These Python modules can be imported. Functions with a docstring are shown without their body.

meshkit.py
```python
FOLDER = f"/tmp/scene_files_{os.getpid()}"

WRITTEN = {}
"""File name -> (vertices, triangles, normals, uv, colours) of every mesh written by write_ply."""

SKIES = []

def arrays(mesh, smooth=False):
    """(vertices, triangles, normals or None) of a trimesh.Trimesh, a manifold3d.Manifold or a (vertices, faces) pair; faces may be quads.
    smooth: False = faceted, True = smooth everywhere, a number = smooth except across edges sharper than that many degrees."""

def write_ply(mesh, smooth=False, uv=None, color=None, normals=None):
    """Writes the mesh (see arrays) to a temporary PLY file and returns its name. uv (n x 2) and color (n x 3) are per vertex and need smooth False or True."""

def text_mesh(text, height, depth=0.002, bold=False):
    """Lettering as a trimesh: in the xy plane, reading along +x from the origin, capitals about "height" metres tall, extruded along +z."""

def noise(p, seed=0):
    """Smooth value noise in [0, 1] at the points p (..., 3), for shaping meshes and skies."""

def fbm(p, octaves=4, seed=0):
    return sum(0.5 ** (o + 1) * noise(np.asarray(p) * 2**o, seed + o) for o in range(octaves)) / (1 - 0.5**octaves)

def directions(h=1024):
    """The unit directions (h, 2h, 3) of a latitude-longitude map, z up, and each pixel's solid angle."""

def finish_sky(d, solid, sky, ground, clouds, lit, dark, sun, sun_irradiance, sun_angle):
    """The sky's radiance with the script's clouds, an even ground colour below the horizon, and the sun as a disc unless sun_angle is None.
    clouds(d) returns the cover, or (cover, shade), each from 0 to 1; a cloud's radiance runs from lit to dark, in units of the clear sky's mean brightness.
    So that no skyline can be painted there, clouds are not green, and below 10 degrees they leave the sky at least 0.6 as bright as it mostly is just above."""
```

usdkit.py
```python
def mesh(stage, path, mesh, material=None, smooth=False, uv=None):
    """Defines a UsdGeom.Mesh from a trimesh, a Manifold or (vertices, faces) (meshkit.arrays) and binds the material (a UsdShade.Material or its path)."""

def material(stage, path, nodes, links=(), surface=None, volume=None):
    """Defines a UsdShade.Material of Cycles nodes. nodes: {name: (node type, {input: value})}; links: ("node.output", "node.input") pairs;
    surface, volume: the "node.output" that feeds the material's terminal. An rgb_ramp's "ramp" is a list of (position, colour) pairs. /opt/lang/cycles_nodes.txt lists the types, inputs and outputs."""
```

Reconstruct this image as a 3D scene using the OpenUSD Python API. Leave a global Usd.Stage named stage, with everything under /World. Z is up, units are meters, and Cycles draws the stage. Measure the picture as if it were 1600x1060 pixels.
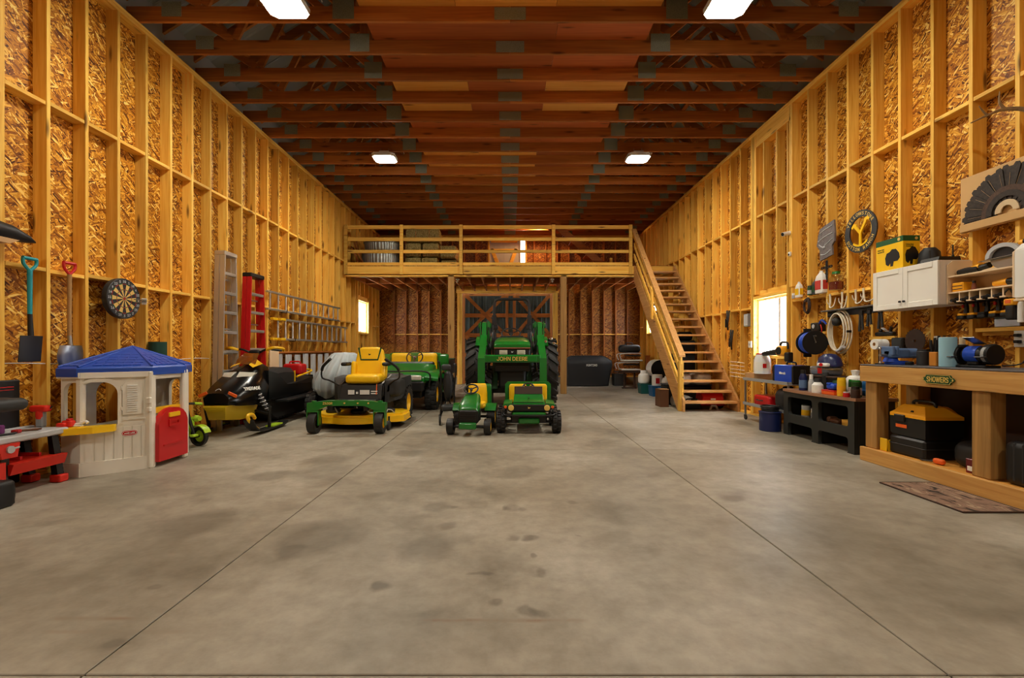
import math, random, zlib
import numpy as np, trimesh, usdkit, meshkit
import shapely.geometry as sg
from pxr import Usd, UsdGeom, UsdLux, UsdShade, Gf, Sdf
stage = Usd.Stage.CreateInMemory()
UsdGeom.SetStageUpAxis(stage, UsdGeom.Tokens.z); UsdGeom.SetStageMetersPerUnit(stage, 1.0)
UsdGeom.Xform.Define(stage, '/World'); UsdGeom.Scope.Define(stage, '/World/Looks')
PI = math.pi
# ---------- camera, sky, exposure ----------
F, CX, CY, EYE = 720.0, 797.0, 547.0, 1.2
cam = UsdGeom.Camera.Define(stage, '/World/camera')
cam.AddTranslateOp().Set((0, 0, EYE)); cam.AddRotateXOp().Set(90)
cam.CreateHorizontalApertureAttr(36.0); cam.CreateVerticalApertureAttr(36.0*1060/1600); cam.CreateFocalLengthAttr(36.0*F/1600)
cam.CreateHorizontalApertureOffsetAttr((800-CX)*36/1600); cam.CreateVerticalApertureOffsetAttr((CY-530)*36/1600)
cam.CreateClippingRangeAttr((0.05, 200)); cam.CreateExposureAttr(0.0)
LAMP, SKY = 205.0, 7.0
def MAT(name, nodes, links=(), surface='p.BSDF'): return usdkit.material(stage, '/World/Looks/'+name, nodes, links, surface=surface)
skym = usdkit.material(stage, '/World/Looks/overcast_sky', {'b': ('background_shader', {'color': (0.93, 0.97, 1.0), 'strength': SKY})}, surface='b.background')
dome = UsdLux.DomeLight.Define(stage, '/World/sky'); dome.CreateIntensityAttr(SKY); dome.CreateColorAttr((0.93, 0.97, 1.0))
# ---------- materials ----------
def lin(c): return tuple((x/12.92 if x <= .04045 else ((x+.055)/1.055)**2.4) for x in (v/255 for v in c))
def flat(name, rgb, rough=.5, metal=0., coat=0., bump=0., bscale=60., vary=.0, spec=.5, trans=0., **kw):
    n = {'p': ('principled_bsdf', dict(base_color=lin(rgb), roughness=rough, metallic=metal, coat_weight=coat, specular_ior_level=spec, transmission_weight=trans, **kw))}; l = []
    if bump or vary:
        n['tc'] = ('texture_coordinate', {}); n['n'] = ('noise_texture', dict(scale=bscale, detail=4)); l += [('tc.object', 'n.vector')]
    if bump:
        n['b'] = ('bump', dict(strength=bump, distance=.01)); l += [('n.fac', 'b.height'), ('b.normal', 'p.normal')]
    if vary:
        a = lin(rgb); n['r'] = ('rgb_ramp', {'ramp': [(.3, tuple(x*(1-vary) for x in a)), (.7, tuple(min(1, x*(1+vary)) for x in a))]}); l += [('n.fac', 'r.fac'), ('r.color', 'p.base_color')]
    return MAT(name, n, l)
def pine(name, axis, c1, c2, rough=.6, knot=True, var=.22):
    s = [16., 16., 16.]; s[axis] = .7; k = [7., 7., 7.]; k[axis] = 1.5
    n = {'tc': ('texture_coordinate', {}), 'oi': ('object_info', {}), 'cx': ('combine_xyz', {}), 'rm': ('math', dict(math_type='multiply', value2=37.)),
      'ad': ('vector_math', dict(math_type='add')), 'm': ('mapping', dict(scale=s)), 'n': ('noise_texture', dict(scale=1.6, detail=5, roughness=.6, distortion=.6)),
      'r': ('rgb_ramp', {'ramp': [(.25, lin(c1)), (.5, tuple((a+b)/2 for a, b in zip(lin(c1), lin(c2)))), (.72, lin(c2))]}),
      'mk': ('mapping', dict(scale=k)), 'v': ('voronoi_texture', dict(scale=1.0, randomness=1.)), 'kr': ('map_range', dict(from_min=.07, from_max=.19, to_min=.85, to_max=0., clamp=True)),
      'x': ('mix_color', dict(b=lin((92, 46, 12)))), 'mr': ('map_range', dict(to_min=1-var, to_max=1+var)), 'h': ('hsv', dict(hue=.5, saturation=1., fac=1.)),
      'b': ('bump', dict(strength=.15, distance=.004)), 'p': ('principled_bsdf', dict(roughness=rough, specular_ior_level=.3))}
    l = [('oi.random', 'rm.value1'), ('rm.value', 'cx.x'), ('rm.value', 'cx.y'), ('rm.value', 'cx.z'), ('tc.object', 'ad.vector1'), ('cx.vector', 'ad.vector2'), ('ad.vector', 'm.vector'), ('m.vector', 'n.vector'), ('n.fac', 'r.fac'),
      ('ad.vector', 'mk.vector'), ('mk.vector', 'v.vector'), ('v.distance', 'kr.value'), ('kr.result', 'x.fac'), ('r.color', 'x.a'), ('x.result', 'h.color'), ('oi.random', 'mr.value'), ('mr.result', 'h.value'), ('h.color', 'p.base_color'), ('n.fac', 'b.height'), ('b.normal', 'p.normal')]
    return MAT(name, n, l)
def osb(name, ax, cs):
    # strands: three voronoi layers of stretched cells turned by different angles in the sheet's plane
    rot = [[0, 0, 0], [0, 0, 0], [0, 0, 0]]
    n = {'tc': ('texture_coordinate', {}), 'oi': ('object_info', {}), 'dn': ('noise_texture', dict(scale=5., detail=2)), 'dm': ('vector_math', dict(math_type='scale', scale=.03)), 'da': ('vector_math', dict(math_type='add')),
      'p': ('principled_bsdf', dict(roughness=.5, specular_ior_level=.35)), 'b': ('bump', dict(strength=.35, distance=.006))}
    l = [('tc.object', 'dn.vector'), ('dn.color', 'dm.vector1'), ('tc.object', 'da.vector1'), ('dm.vector', 'da.vector2')]
    prev = None
    for i, (a, w) in enumerate(((.75, 0), (-.35, .45), (1.2, .4), (-.95, .35))):
        r = [0, 0, 0]; r[ax] = a; s = [62., 62., 62.]; s[2] = 13.
        n[f'ro{i}'] = ('vector_rotate', dict(rotate_type='euler_xyz', rotation=tuple(r)))
        n[f'm{i}'] = ('mapping', dict(scale=tuple(s), location=(i*3.3, i*1.7, i*2.1)))
        n[f'v{i}'] = ('voronoi_texture', dict(scale=1.0)); n[f's{i}'] = ('separate_color', {})
        n[f'r{i}'] = ('rgb_ramp', {'ramp': [(0, lin(cs[0])), (.22, lin(cs[1])), (.6, lin(cs[2])), (.86, lin(cs[3])), (1, lin(cs[4]))]})
        l += [('da.vector', f'ro{i}.vector'), (f'ro{i}.vector', f'm{i}.vector'), (f'm{i}.vector', f'v{i}.vector'), (f'v{i}.color', f's{i}.color'), (f's{i}.r', f'r{i}.fac')]
        if prev:
            n[f'c{i}'] = ('math', dict(math_type='greater_than', value2=1-w)); n[f'x{i}'] = ('mix_color', {})
            l += [(f's{i}.g', f'c{i}.value1'), (f'c{i}.value', f'x{i}.fac'), (prev, f'x{i}.a'), (f'r{i}.color', f'x{i}.b')]; prev = f'x{i}.result'
        else: prev = 'r0.color'
    n['mr'] = ('map_range', dict(to_min=.85, to_max=1.15)); n['h'] = ('hsv', {}); n['bw'] = ('rgb_to_bw', {})
    l += [('oi.random', 'mr.value'), ('mr.result', 'h.value'), (prev, 'h.color'), ('h.color', 'p.base_color'), (prev, 'bw.color'), ('bw.val', 'b.height'), ('b.normal', 'p.normal')]
    return MAT(name, n, l)
PC = ((226, 160, 50), (253, 210, 102))
M = {}
for a, k in enumerate('xyz'): M['pine_'+k] = pine('pine_'+k, a, *PC)
for a, k in enumerate('xyz'): M['truss_'+k] = pine('shaded_timber_'+k, a, (144, 82, 35), (182, 112, 48))  # darker copy of the pine: shade of ceiling and loft put into its colour
M['ply'] = pine('attic_plywood', 0, (222, 146, 58), (240, 174, 82), knot=False)
M['ply_red'] = pine('attic_plywood_red', 0, (154, 76, 34), (176, 94, 44), knot=False)
M['old_y'] = pine('aged_post_timber', 2, (150, 112, 60), (186, 142, 80))
OC = ((76, 34, 4), (150, 86, 12), (202, 134, 30), (234, 178, 64), (252, 220, 126))
M['osb_x'] = osb('osb_side', 0, OC); M['osb_y'] = osb('osb_back_shaded', 1, ((70, 34, 8), (126, 70, 20), (158, 94, 30), (184, 120, 44), (206, 152, 76)))  # back board is a darkened copy, under-loft shade put into its colour
for nm, c, r, kw in [('steel', (170, 172, 175), .32, dict(metal=1.)), ('galv', (178, 186, 182), .42, dict(metal=.85, vary=.15, bscale=9)), ('alu', (196, 196, 192), .38, dict(metal=.8)), ('roofmetal', (150, 156, 154), .5, dict(metal=.3)),
    ('darksteel', (60, 60, 62), .4, dict(metal=.8)), ('black', (16, 16, 17), .45, {}), ('blackgloss', (10, 10, 11), .22, dict(spec=.35)), ('rubber', (34, 34, 33), .6, dict(bump=.2, bscale=90)), ('charcoal', (44, 46, 48), .55, {}),
    ('jdgreen', (14, 116, 36), .3, dict(coat=.5)), ('jddark', (14, 70, 24), .4, dict(coat=.2)), ('jdyellow', (255, 204, 16), .38, dict(coat=.2)), ('yellow', (240, 190, 20), .4, {}), ('dewalt', (246, 172, 20), .45, {}), ('lime', (168, 206, 40), .4, {}),
    ('red', (196, 16, 24), .4, dict(coat=.2)), ('redplastic', (222, 42, 24), .45, {}), ('orange', (235, 100, 30), .45, {}), ('white', (236, 236, 230), .45, {}), ('whitegloss', (240, 240, 236), .25, {}), ('cream', (234, 230, 216), .5, dict(vary=.04, bscale=5)),
    ('blue', (28, 74, 176), .42, dict(coat=.1)), ('toolblue', (22, 72, 190), .4, {}), ('teal', (30, 150, 160), .45, {}), ('grayplastic', (150, 152, 152), .5, {}), ('lightgray', (188, 190, 192), .5, {}), ('brown', (96, 60, 34), .6, {}), ('darkbrown', (58, 36, 24), .6, {}),
    ('coverfab', (176, 186, 190), .85, dict(bump=.15, bscale=120)), ('blackfab', (20, 21, 24), .6, dict(bump=.2, bscale=14)), ('lampbody', (210, 210, 205), .4, {}), ('papertowel', (150, 196, 214), .9, {}), ('board', (232, 206, 168), .6, {}), ('beige', (214, 190, 150), .7, {}),
    ('cardboard', (190, 146, 96), .8, dict(vary=.08, bscale=12)), ('darkgreen', (12, 60, 44), .7, {}), ('jdbox', (20, 84, 40), .5, {}), ('wire', (170, 150, 110), .5, {}), ('hose', (226, 218, 196), .5, {}), ('gusset', (134, 142, 128), .5, dict(metal=.15, vary=.2, bscale=150)),
    ('doormetal', (70, 84, 84), .5, dict(metal=.3)), ('rust', (120, 62, 36), .7, {}), ('tabletop', (160, 118, 90), .35, {}), ('chrome', (220, 220, 220), .15, dict(metal=1.)), ('woodhandle', (170, 128, 76), .5, dict(vary=.1)), ('feather', (48, 38, 30), .7, dict(vary=.4, bscale=40)), ('antler', (150, 122, 84), .6, dict(vary=.3, bscale=20)),
    ('tan', (200, 160, 110), .6, {}), ('bluegray', (90, 118, 160), .45, {}), ('ceramic', (238, 236, 226), .3, {}), ('signgreen', (16, 74, 44), .4, {}), ('gold', (222, 190, 96), .4, {}), ('purple', (120, 50, 120), .5, {}), ('pegsteel', (116, 112, 106), .5, dict(metal=.5))]:
    M[nm] = flat(nm, c, r, **kw)
M['lampglass'] = flat('headlamp_glass', (206, 204, 190), .18, coat=.5)
M['amber'] = flat('amber_screen', (190, 130, 50), .1, trans=.8)
M['oliveyellow'] = flat('belly_yellow', (196, 166, 30), .4)
M['clear'] = flat('clear_plastic', (226, 232, 236), .15, trans=.85)
M['pane'] = MAT('window_pane', {'t': ('transparent_bsdf', {}), 'g': ('glossy_bsdf', dict(roughness=.02)), 'm': ('mix_closure', dict(fac=.06))}, [('t.BSDF', 'm.closure1'), ('g.BSDF', 'm.closure2')], 'm.closure')
M['jarglass'] = MAT('jar_glass', {'t': ('transparent_bsdf', {'color': (.92, .95, .94)}), 'g': ('glossy_bsdf', dict(roughness=.03)), 'm': ('mix_closure', dict(fac=.12))}, [('t.BSDF', 'm.closure1'), ('g.BSDF', 'm.closure2')], 'm.closure')
M['pine_stair'] = pine('stair_timber', 1, (186, 130, 70), (222, 170, 104))
M['bulb'] = MAT('added_warm_bulb', {'e': ('emission', dict(color=(1.0, .55, .22), strength=1300.))}, surface='e.emission'); M['pine_tread'] = pine('tread_timber', 0, (196, 142, 84), (228, 180, 118)); M['pine_bench'] = pine('bench_timber', 1, (196, 140, 70), (226, 178, 104)); M['pineboard'] = flat('planed_board', (206, 164, 104), .6, vary=.05, bscale=4)
for nm, c, r, kw in [('benchtop', (92, 90, 92), .4, {}), ('orangewood', (206, 132, 40), .55, {}), ('whitish', (226, 214, 200), .5, {}), ('slate', (112, 104, 104), .6, dict(vary=.25, bscale=30, bump=.4)), ('wine', (104, 18, 22), .25, {}), ('frost', (236, 238, 240), .3, dict(subsurface_weight=.3)), ('redprint', (196, 60, 50), .5, {}), ('navy', (22, 34, 84), .35, {}), ('resin', (40, 42, 40), .5, {}), ('steelblue', (30, 96, 150), .5, {}), ('darkteal', (16, 84, 80), .5, {}), ('darkslate', (44, 52, 58), .5, {}), ('sack', (196, 192, 180), .8, dict(vary=.15, bscale=18))]: M[nm] = flat(nm, c, r, **kw)
M['lens'] = MAT('lamp_lens', {'e': ('emission', dict(color=(1.0, .93, .78), strength=LAMP))}, surface='e.emission')
# ---------- mesh helpers ----------
def C(*ms): return trimesh.util.concatenate([m for m in ms if m is not None])
def T(m, x=0, y=0, z=0):
    m = m.copy(); m.apply_translation((x, y, z)); return m
def R(m, ax, deg, o=(0, 0, 0)):
    m = m.copy(); m.apply_transform(trimesh.transformations.rotation_matrix(math.radians(deg), {'x': (1, 0, 0), 'y': (0, 1, 0), 'z': (0, 0, 1)}[ax], o)); return m
def S(m, x, y, z):
    m = m.copy(); m.vertices = m.vertices*(x, y, z); return m
BF = np.array([[0,1,3],[0,3,2],[4,6,7],[4,7,5],[0,4,5],[0,5,1],[2,3,7],[2,7,6],[0,2,6],[0,6,4],[1,5,7],[1,7,3]])
def bx(x0, x1, y0, y1, z0, z1, b=0):
    """box by its bounds, edges chamfered by b"""
    if b:
        b = min(b, .49*min(x1-x0, y1-y0, z1-z0)); p = []
        for x, sx in ((x0, 1), (x1, -1)):
            for y, sy in ((y0, 1), (y1, -1)):
                for z, sz in ((z0, 1), (z1, -1)): p += [(x, y+sy*b, z+sz*b), (x+sx*b, y, z+sz*b), (x+sx*b, y+sy*b, z)]
        return trimesh.Trimesh(p, process=False).convex_hull
    v = [(x, y, z) for x in (x0, x1) for y in (y0, y1) for z in (z0, z1)]
    return trimesh.Trimesh(v, BF[:, ::-1], process=False)
def cb(c, s, b=0): return bx(c[0]-s[0]/2, c[0]+s[0]/2, c[1]-s[1]/2, c[1]+s[1]/2, c[2]-s[2]/2, c[2]+s[2]/2, b)
def skin(rings, cap=True, closed=False):
    """join rings of equally many points into a closed skin"""
    rings = np.asarray(rings, float); k, n = rings.shape[:2]; v = rings.reshape(-1, 3); f = []
    for i in range(k if closed else k-1):
        a, b = i*n, ((i+1) % k)*n
        for j in range(n):
            j2 = (j+1) % n; f += [(a+j, a+j2, b+j2), (a+j, b+j2, b+j)]
    if cap and not closed:
        v = np.vstack([v, rings[0].mean(0), rings[-1].mean(0)])
        for j in range(n):
            j2 = (j+1) % n; f += [(k*n, j2, j), (k*n+1, (k-1)*n+j, (k-1)*n+j2)]
    m = trimesh.Trimesh(v, f, process=False)
    if m.is_watertight and m.volume < 0: m.invert()
    return m
def tube(pts, r, n=8, closed=False):
    pts = np.asarray(pts, float); k = len(pts); rr = np.broadcast_to(r, k) if np.ndim(r) == 0 else np.interp(np.linspace(0, 1, k), np.linspace(0, 1, len(r)), r)
    t = np.roll(pts, -1, 0)-np.roll(pts, 1, 0) if closed else np.gradient(pts, axis=0)
    t /= np.maximum(np.linalg.norm(t, axis=1, keepdims=True), 1e-9)
    u = np.cross(t[0], (0, 0, 1) if abs(t[0][2]) < .9 else (1, 0, 0)); u /= np.linalg.norm(u); rings = []
    for i in range(k):
        u = u-t[i]*u.dot(t[i]); u /= max(np.linalg.norm(u), 1e-9); w = np.cross(t[i], u)
        rings.append([pts[i]+rr[i]*(math.cos(a)*u+math.sin(a)*w) for a in np.linspace(0, 2*PI, n, endpoint=False)])
    return skin(rings, True, closed)
def curve(pts, n=24, closed=False):
    """a smooth curve through points (Catmull-Rom)"""
    p = np.asarray(pts, float); k = len(p); out = []
    q = (lambda i: p[i % k]) if closed else (lambda i: p[min(max(i, 0), k-1)])
    seg = k if closed else k-1; per = max(2, n//seg)
    for i in range(seg):
        for t in np.linspace(0, 1, per, endpoint=False):
            a, b, c, d = q(i-1), q(i), q(i+1), q(i+2)
            out.append(.5*(2*b+(c-a)*t+(2*a-5*b+4*c-d)*t*t+(3*b-a-3*c+d)*t**3))
    if not closed: out.append(p[-1])
    return np.array(out)
def lathe(prof, n=20, axis='z', a0=0, a1=2*PI):
    """turn a profile of (radius, height) about an axis"""
    full = abs(a1-a0-2*PI) < 1e-6
    rings = [[(r*math.cos(a), r*math.sin(a), z) for r, z in prof] for a in np.linspace(a0, a1, n, endpoint=not full)]
    v = np.array(rings).reshape(-1, 3); m_ = len(prof); f = []; kk = len(rings)
    for i in range(kk if full else kk-1):
        for j in range(m_-1):
            a, b = i*m_+j, ((i+1) % kk)*m_+j; f += [(a, b, b+1), (a, b+1, a+1)]
    m = trimesh.Trimesh(v, f, process=False)
    if m.volume < 0: m.invert()
    if axis == 'x': m = R(m, 'y', 90)
    if axis == 'y': m = R(m, 'x', -90)
    return m
def cyl(p0, p1, r, n=14, r2=None):
    p0, p1 = np.array(p0, float), np.array(p1, float); return tube([p0, p1], [r, r if r2 is None else r2], n)
def disc(c, r, h, axis='z', n=24, b=0): return T(lathe([(0, -h/2), (r-b, -h/2), (r, -h/2+b), (r, h/2-b), (r-b, h/2), (0, h/2)], n, axis), *c)
def ball(c, r, s=(1, 1, 1), n=2): return T(S(trimesh.creation.icosphere(n, r), *s), *c)
def prism(poly, d0, d1, plane='xz'):
    """extrude a polygon (points or shapely) given in a plane between two depths along the third axis"""
    g = poly if hasattr(poly, 'exterior') else sg.Polygon(poly)
    m = trimesh.creation.extrude_polygon(g, d1-d0, engine='earcut'); v = m.vertices.copy(); v[:, 2] += d0
    m.vertices = {'xy': v, 'xz': v[:, [0, 2, 1]], 'yz': v[:, [2, 0, 1]]}[plane]
    if plane == 'xz': m.invert()
    return m
def rbox(c, s, r=.02, sub=2):
    """soft box (superellipsoid-like, rounded)"""
    m = trimesh.creation.icosphere(3 if sub > 1 else 2, 1.0); d = m.vertices/np.abs(m.vertices).max(1, keepdims=True)
    h = np.array(s)/2; core = np.maximum(h-r, 0); n = m.vertices
    q = np.clip(d*h, -core, core); nn = d*h-q; L = np.linalg.norm(nn, axis=1, keepdims=True)
    v = q+np.where(L > 1e-9, nn/np.maximum(L, 1e-9)*np.minimum(L, r), 0); m.vertices = v+np.array(c); return m
def text(s, h, d=.002, bold=True): 
    m = meshkit.text_mesh(s, h, d, bold); return m
def text_on(s, h, center, facing='-y', d=.002, bold=True, maxw=None):
    m = text(s, h, d, bold); b = m.bounds; m.apply_translation((-(b[0][0]+b[1][0])/2, -(b[0][1]+b[1][1])/2, 0))
    if maxw and (b[1][0]-b[0][0]) > maxw: m = S(m, maxw/(b[1][0]-b[0][0]), 1, 1)
    m = R(m, 'x', 90)                      # reads along +x, faces -y
    if facing == '-x': m = R(m, 'z', -90)
    if facing == '+x': m = R(m, 'z', 90)
    return T(m, *center)
# ---------- scene tree helpers ----------
used = {}
def numbered(parent, name):
    k = (parent, name); i = used.get(k, 0); used[k] = i+1
    return parent+'/'+name+(f'_{i:03d}' if i else '')
class Thing:
    def __init__(s, name, label=None, cat=None, loc=(0, 0, 0), rz=0, group=None, kind=None):
        s.path = numbered('/World', name); s.x = UsdGeom.Xform.Define(stage, s.path); s.x.AddTranslateOp().Set(tuple(map(float, loc))); s.x.AddRotateZOp().Set(float(rz)); s.prim = s.x.GetPrim(); s.name = name
        mark(s.prim, label, cat, group, kind)
    def part(s, name, mesh, mat, label=None, parent=None, smooth=35, kind=None):
        p = numbered(parent or s.path, name); m = usdkit.mesh(stage, p, mesh, M[mat], smooth=smooth)
        if label: m.GetPrim().SetCustomDataByKey('label', label)
        if kind: m.GetPrim().SetCustomDataByKey('kind', kind)
        return p
def mark(prim, label=None, cat=None, group=None, kind=None):
    for k, v in (('label', label), ('category', cat), ('group', group), ('kind', kind)):
        if v: prim.SetCustomDataByKey(k, v)
def copy(t, label, loc, rz=0, group=None, scale=None):
    c = Thing(t.name, label, t.prim.GetCustomDataByKey('category'), loc, rz, group or t.prim.GetCustomDataByKey('group'))
    if scale: c.x.AddScaleOp().Set(scale)
    c.prim.GetReferences().AddInternalReference(t.path); c.prim.SetInstanceable(True); return c
def X(px, Y): return (px-CX)*Y/F
def Z(py, Y): return EYE-(py-CY)*Y/F
rnd = random.Random(7)
# ================= the setting =================
WL, WR, H, Y0, Y1 = 4.50, 4.46, 5.18, -4.0, 16.0
SD, ST = .14, .038      # stud depth and thickness
# ---- floor: slabs parted by saw-cut joints ----
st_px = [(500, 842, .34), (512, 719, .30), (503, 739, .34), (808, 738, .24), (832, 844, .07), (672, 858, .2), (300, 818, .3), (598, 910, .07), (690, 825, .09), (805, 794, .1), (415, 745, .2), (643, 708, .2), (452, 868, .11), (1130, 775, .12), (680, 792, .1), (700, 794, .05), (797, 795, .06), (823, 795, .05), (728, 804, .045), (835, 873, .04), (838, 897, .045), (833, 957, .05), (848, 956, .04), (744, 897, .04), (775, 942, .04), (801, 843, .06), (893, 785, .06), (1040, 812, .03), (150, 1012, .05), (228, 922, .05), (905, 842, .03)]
n = {'g': ('geometry', {}), 'n1': ('noise_texture', dict(scale=.55, detail=6, roughness=.62)), 'n2': ('noise_texture', dict(scale=7., detail=6, roughness=.7)), 'n3': ('noise_texture', dict(scale=2.2, detail=4, distortion=.5)),
     'r1': ('rgb_ramp', {'ramp': [(.30, lin((120, 113, 98))), (.5, lin((157, 149, 133))), (.70, lin((189, 183, 168)))]}), 'r2': ('rgb_ramp', {'ramp': [(.3, (.72, .71, .69)), (.62, (1.05, 1.05, 1.05))]}), 'x': ('mix_color', dict(blend_type='multiply', fac=.8)),
     'r3': ('rgb_ramp', {'ramp': [(.30, (.66, .65, .63)), (.42, (1, 1, 1))]}), 'x3': ('mix_color', dict(blend_type='multiply', fac=.55)), 'ds': ('vector_math', dict(math_type='scale', scale=.34)), 'da': ('vector_math', dict(math_type='add')),
     'b': ('bump', dict(strength=.12, distance=.01)), 'rr': ('map_range', dict(to_min=.34, to_max=.62)), 'p': ('principled_bsdf', dict(specular_ior_level=.35))}
l = [('g.position', 'n1.vector'), ('g.position', 'n2.vector'), ('g.position', 'n3.vector'), ('n1.fac', 'r1.fac'), ('n2.fac', 'r2.fac'), ('r1.color', 'x.a'), ('r2.color', 'x.b'), ('n3.fac', 'r3.fac'), ('x.result', 'x3.a'), ('r3.color', 'x3.b'),
     ('n3.color', 'ds.vector1'), ('g.position', 'da.vector1'), ('ds.vector', 'da.vector2'), ('n2.fac', 'b.height'), ('b.normal', 'p.normal'), ('n1.fac', 'rr.value'), ('rr.result', 'p.roughness')]
prev = 'x3.result'
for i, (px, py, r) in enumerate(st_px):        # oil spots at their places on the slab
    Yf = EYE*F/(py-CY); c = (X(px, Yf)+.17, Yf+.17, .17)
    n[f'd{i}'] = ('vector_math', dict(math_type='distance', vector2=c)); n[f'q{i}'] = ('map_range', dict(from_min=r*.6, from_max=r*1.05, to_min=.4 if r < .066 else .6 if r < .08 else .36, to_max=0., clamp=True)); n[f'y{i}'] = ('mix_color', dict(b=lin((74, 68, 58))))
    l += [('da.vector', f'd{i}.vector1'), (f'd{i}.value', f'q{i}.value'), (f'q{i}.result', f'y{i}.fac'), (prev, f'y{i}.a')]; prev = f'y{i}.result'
for i, (xa, xb, py, amt) in enumerate(((650, 915, 970, .55), (75, 222, 967, .4), (60, 300, 988, .22))):   # rust lines left by a sill
    Yf = EYE*F/(py-CY); xm, hw = (X(xa, Yf)+X(xb, Yf))/2, (X(xb, Yf)-X(xa, Yf))/2
    n[f'ls{i}'] = ('vector_math', dict(math_type='subtract', vector2=(xm, Yf, 0))); n[f'lm{i}'] = ('vector_math', dict(math_type='multiply', vector2=(1/hw, 1/.016, 0))); n[f'la{i}'] = ('vector_math', dict(math_type='absolute')); n[f'lx{i}'] = ('separate_xyz', {})
    n[f'l1{i}'] = ('map_range', dict(from_min=.8, from_max=1.05, to_min=amt, to_max=0., clamp=True)); n[f'l2{i}'] = ('map_range', dict(from_min=.2, from_max=1.2, to_min=1., to_max=0., clamp=True)); n[f'l3{i}'] = ('math', dict(math_type='multiply')); n[f'l4{i}'] = ('math', dict(math_type='multiply')); n[f'l5{i}'] = ('map_range', dict(from_min=.4, from_max=.6, clamp=True)); n[f'z{i}'] = ('mix_color', dict(b=lin((120, 76, 40))))
    l += [('g.position', f'ls{i}.vector1'), (f'ls{i}.vector', f'lm{i}.vector1'), (f'lm{i}.vector', f'la{i}.vector1'), (f'la{i}.vector', f'lx{i}.vector'), (f'lx{i}.x', f'l1{i}.value'), (f'lx{i}.y', f'l2{i}.value'), (f'l1{i}.result', f'l3{i}.value1'), (f'l2{i}.result', f'l3{i}.value2'), ('n2.fac', f'l5{i}.value'), (f'l3{i}.value', f'l4{i}.value1'), (f'l5{i}.result', f'l4{i}.value2'), (f'l4{i}.value', f'z{i}.fac'), (prev, f'z{i}.a')]; prev = f'z{i}.result'
M['concrete'] = MAT('concrete_slab', n, l+[(prev, 'p.base_color')])
M['joint'] = flat('joint_dirt', (58, 52, 44), .9)
M['plinth'] = flat('foundation_concrete', (150, 144, 130), .8, vary=.1, bscale=6)
fl = Thing('floor', kind='structure')
xs, ys = [-WL-.2, -1.575, 1.62, WR+.2], [Y0-.2, 1.70, 5.54, 9.40, 12.9, 17.2]
fl.part('subgrade', bx(-WL-.2, WR+.2, Y0-.2, 17.2, -.2, -.012), 'joint', smooth=False)
for i in range(3):
    for j in range(5): fl.part('slab', bx(xs[i]+.004, xs[i+1]-.004, ys[j]+.004, ys[j+1]-.004, -.012, 0, .003), 'concrete', smooth=False)
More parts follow.
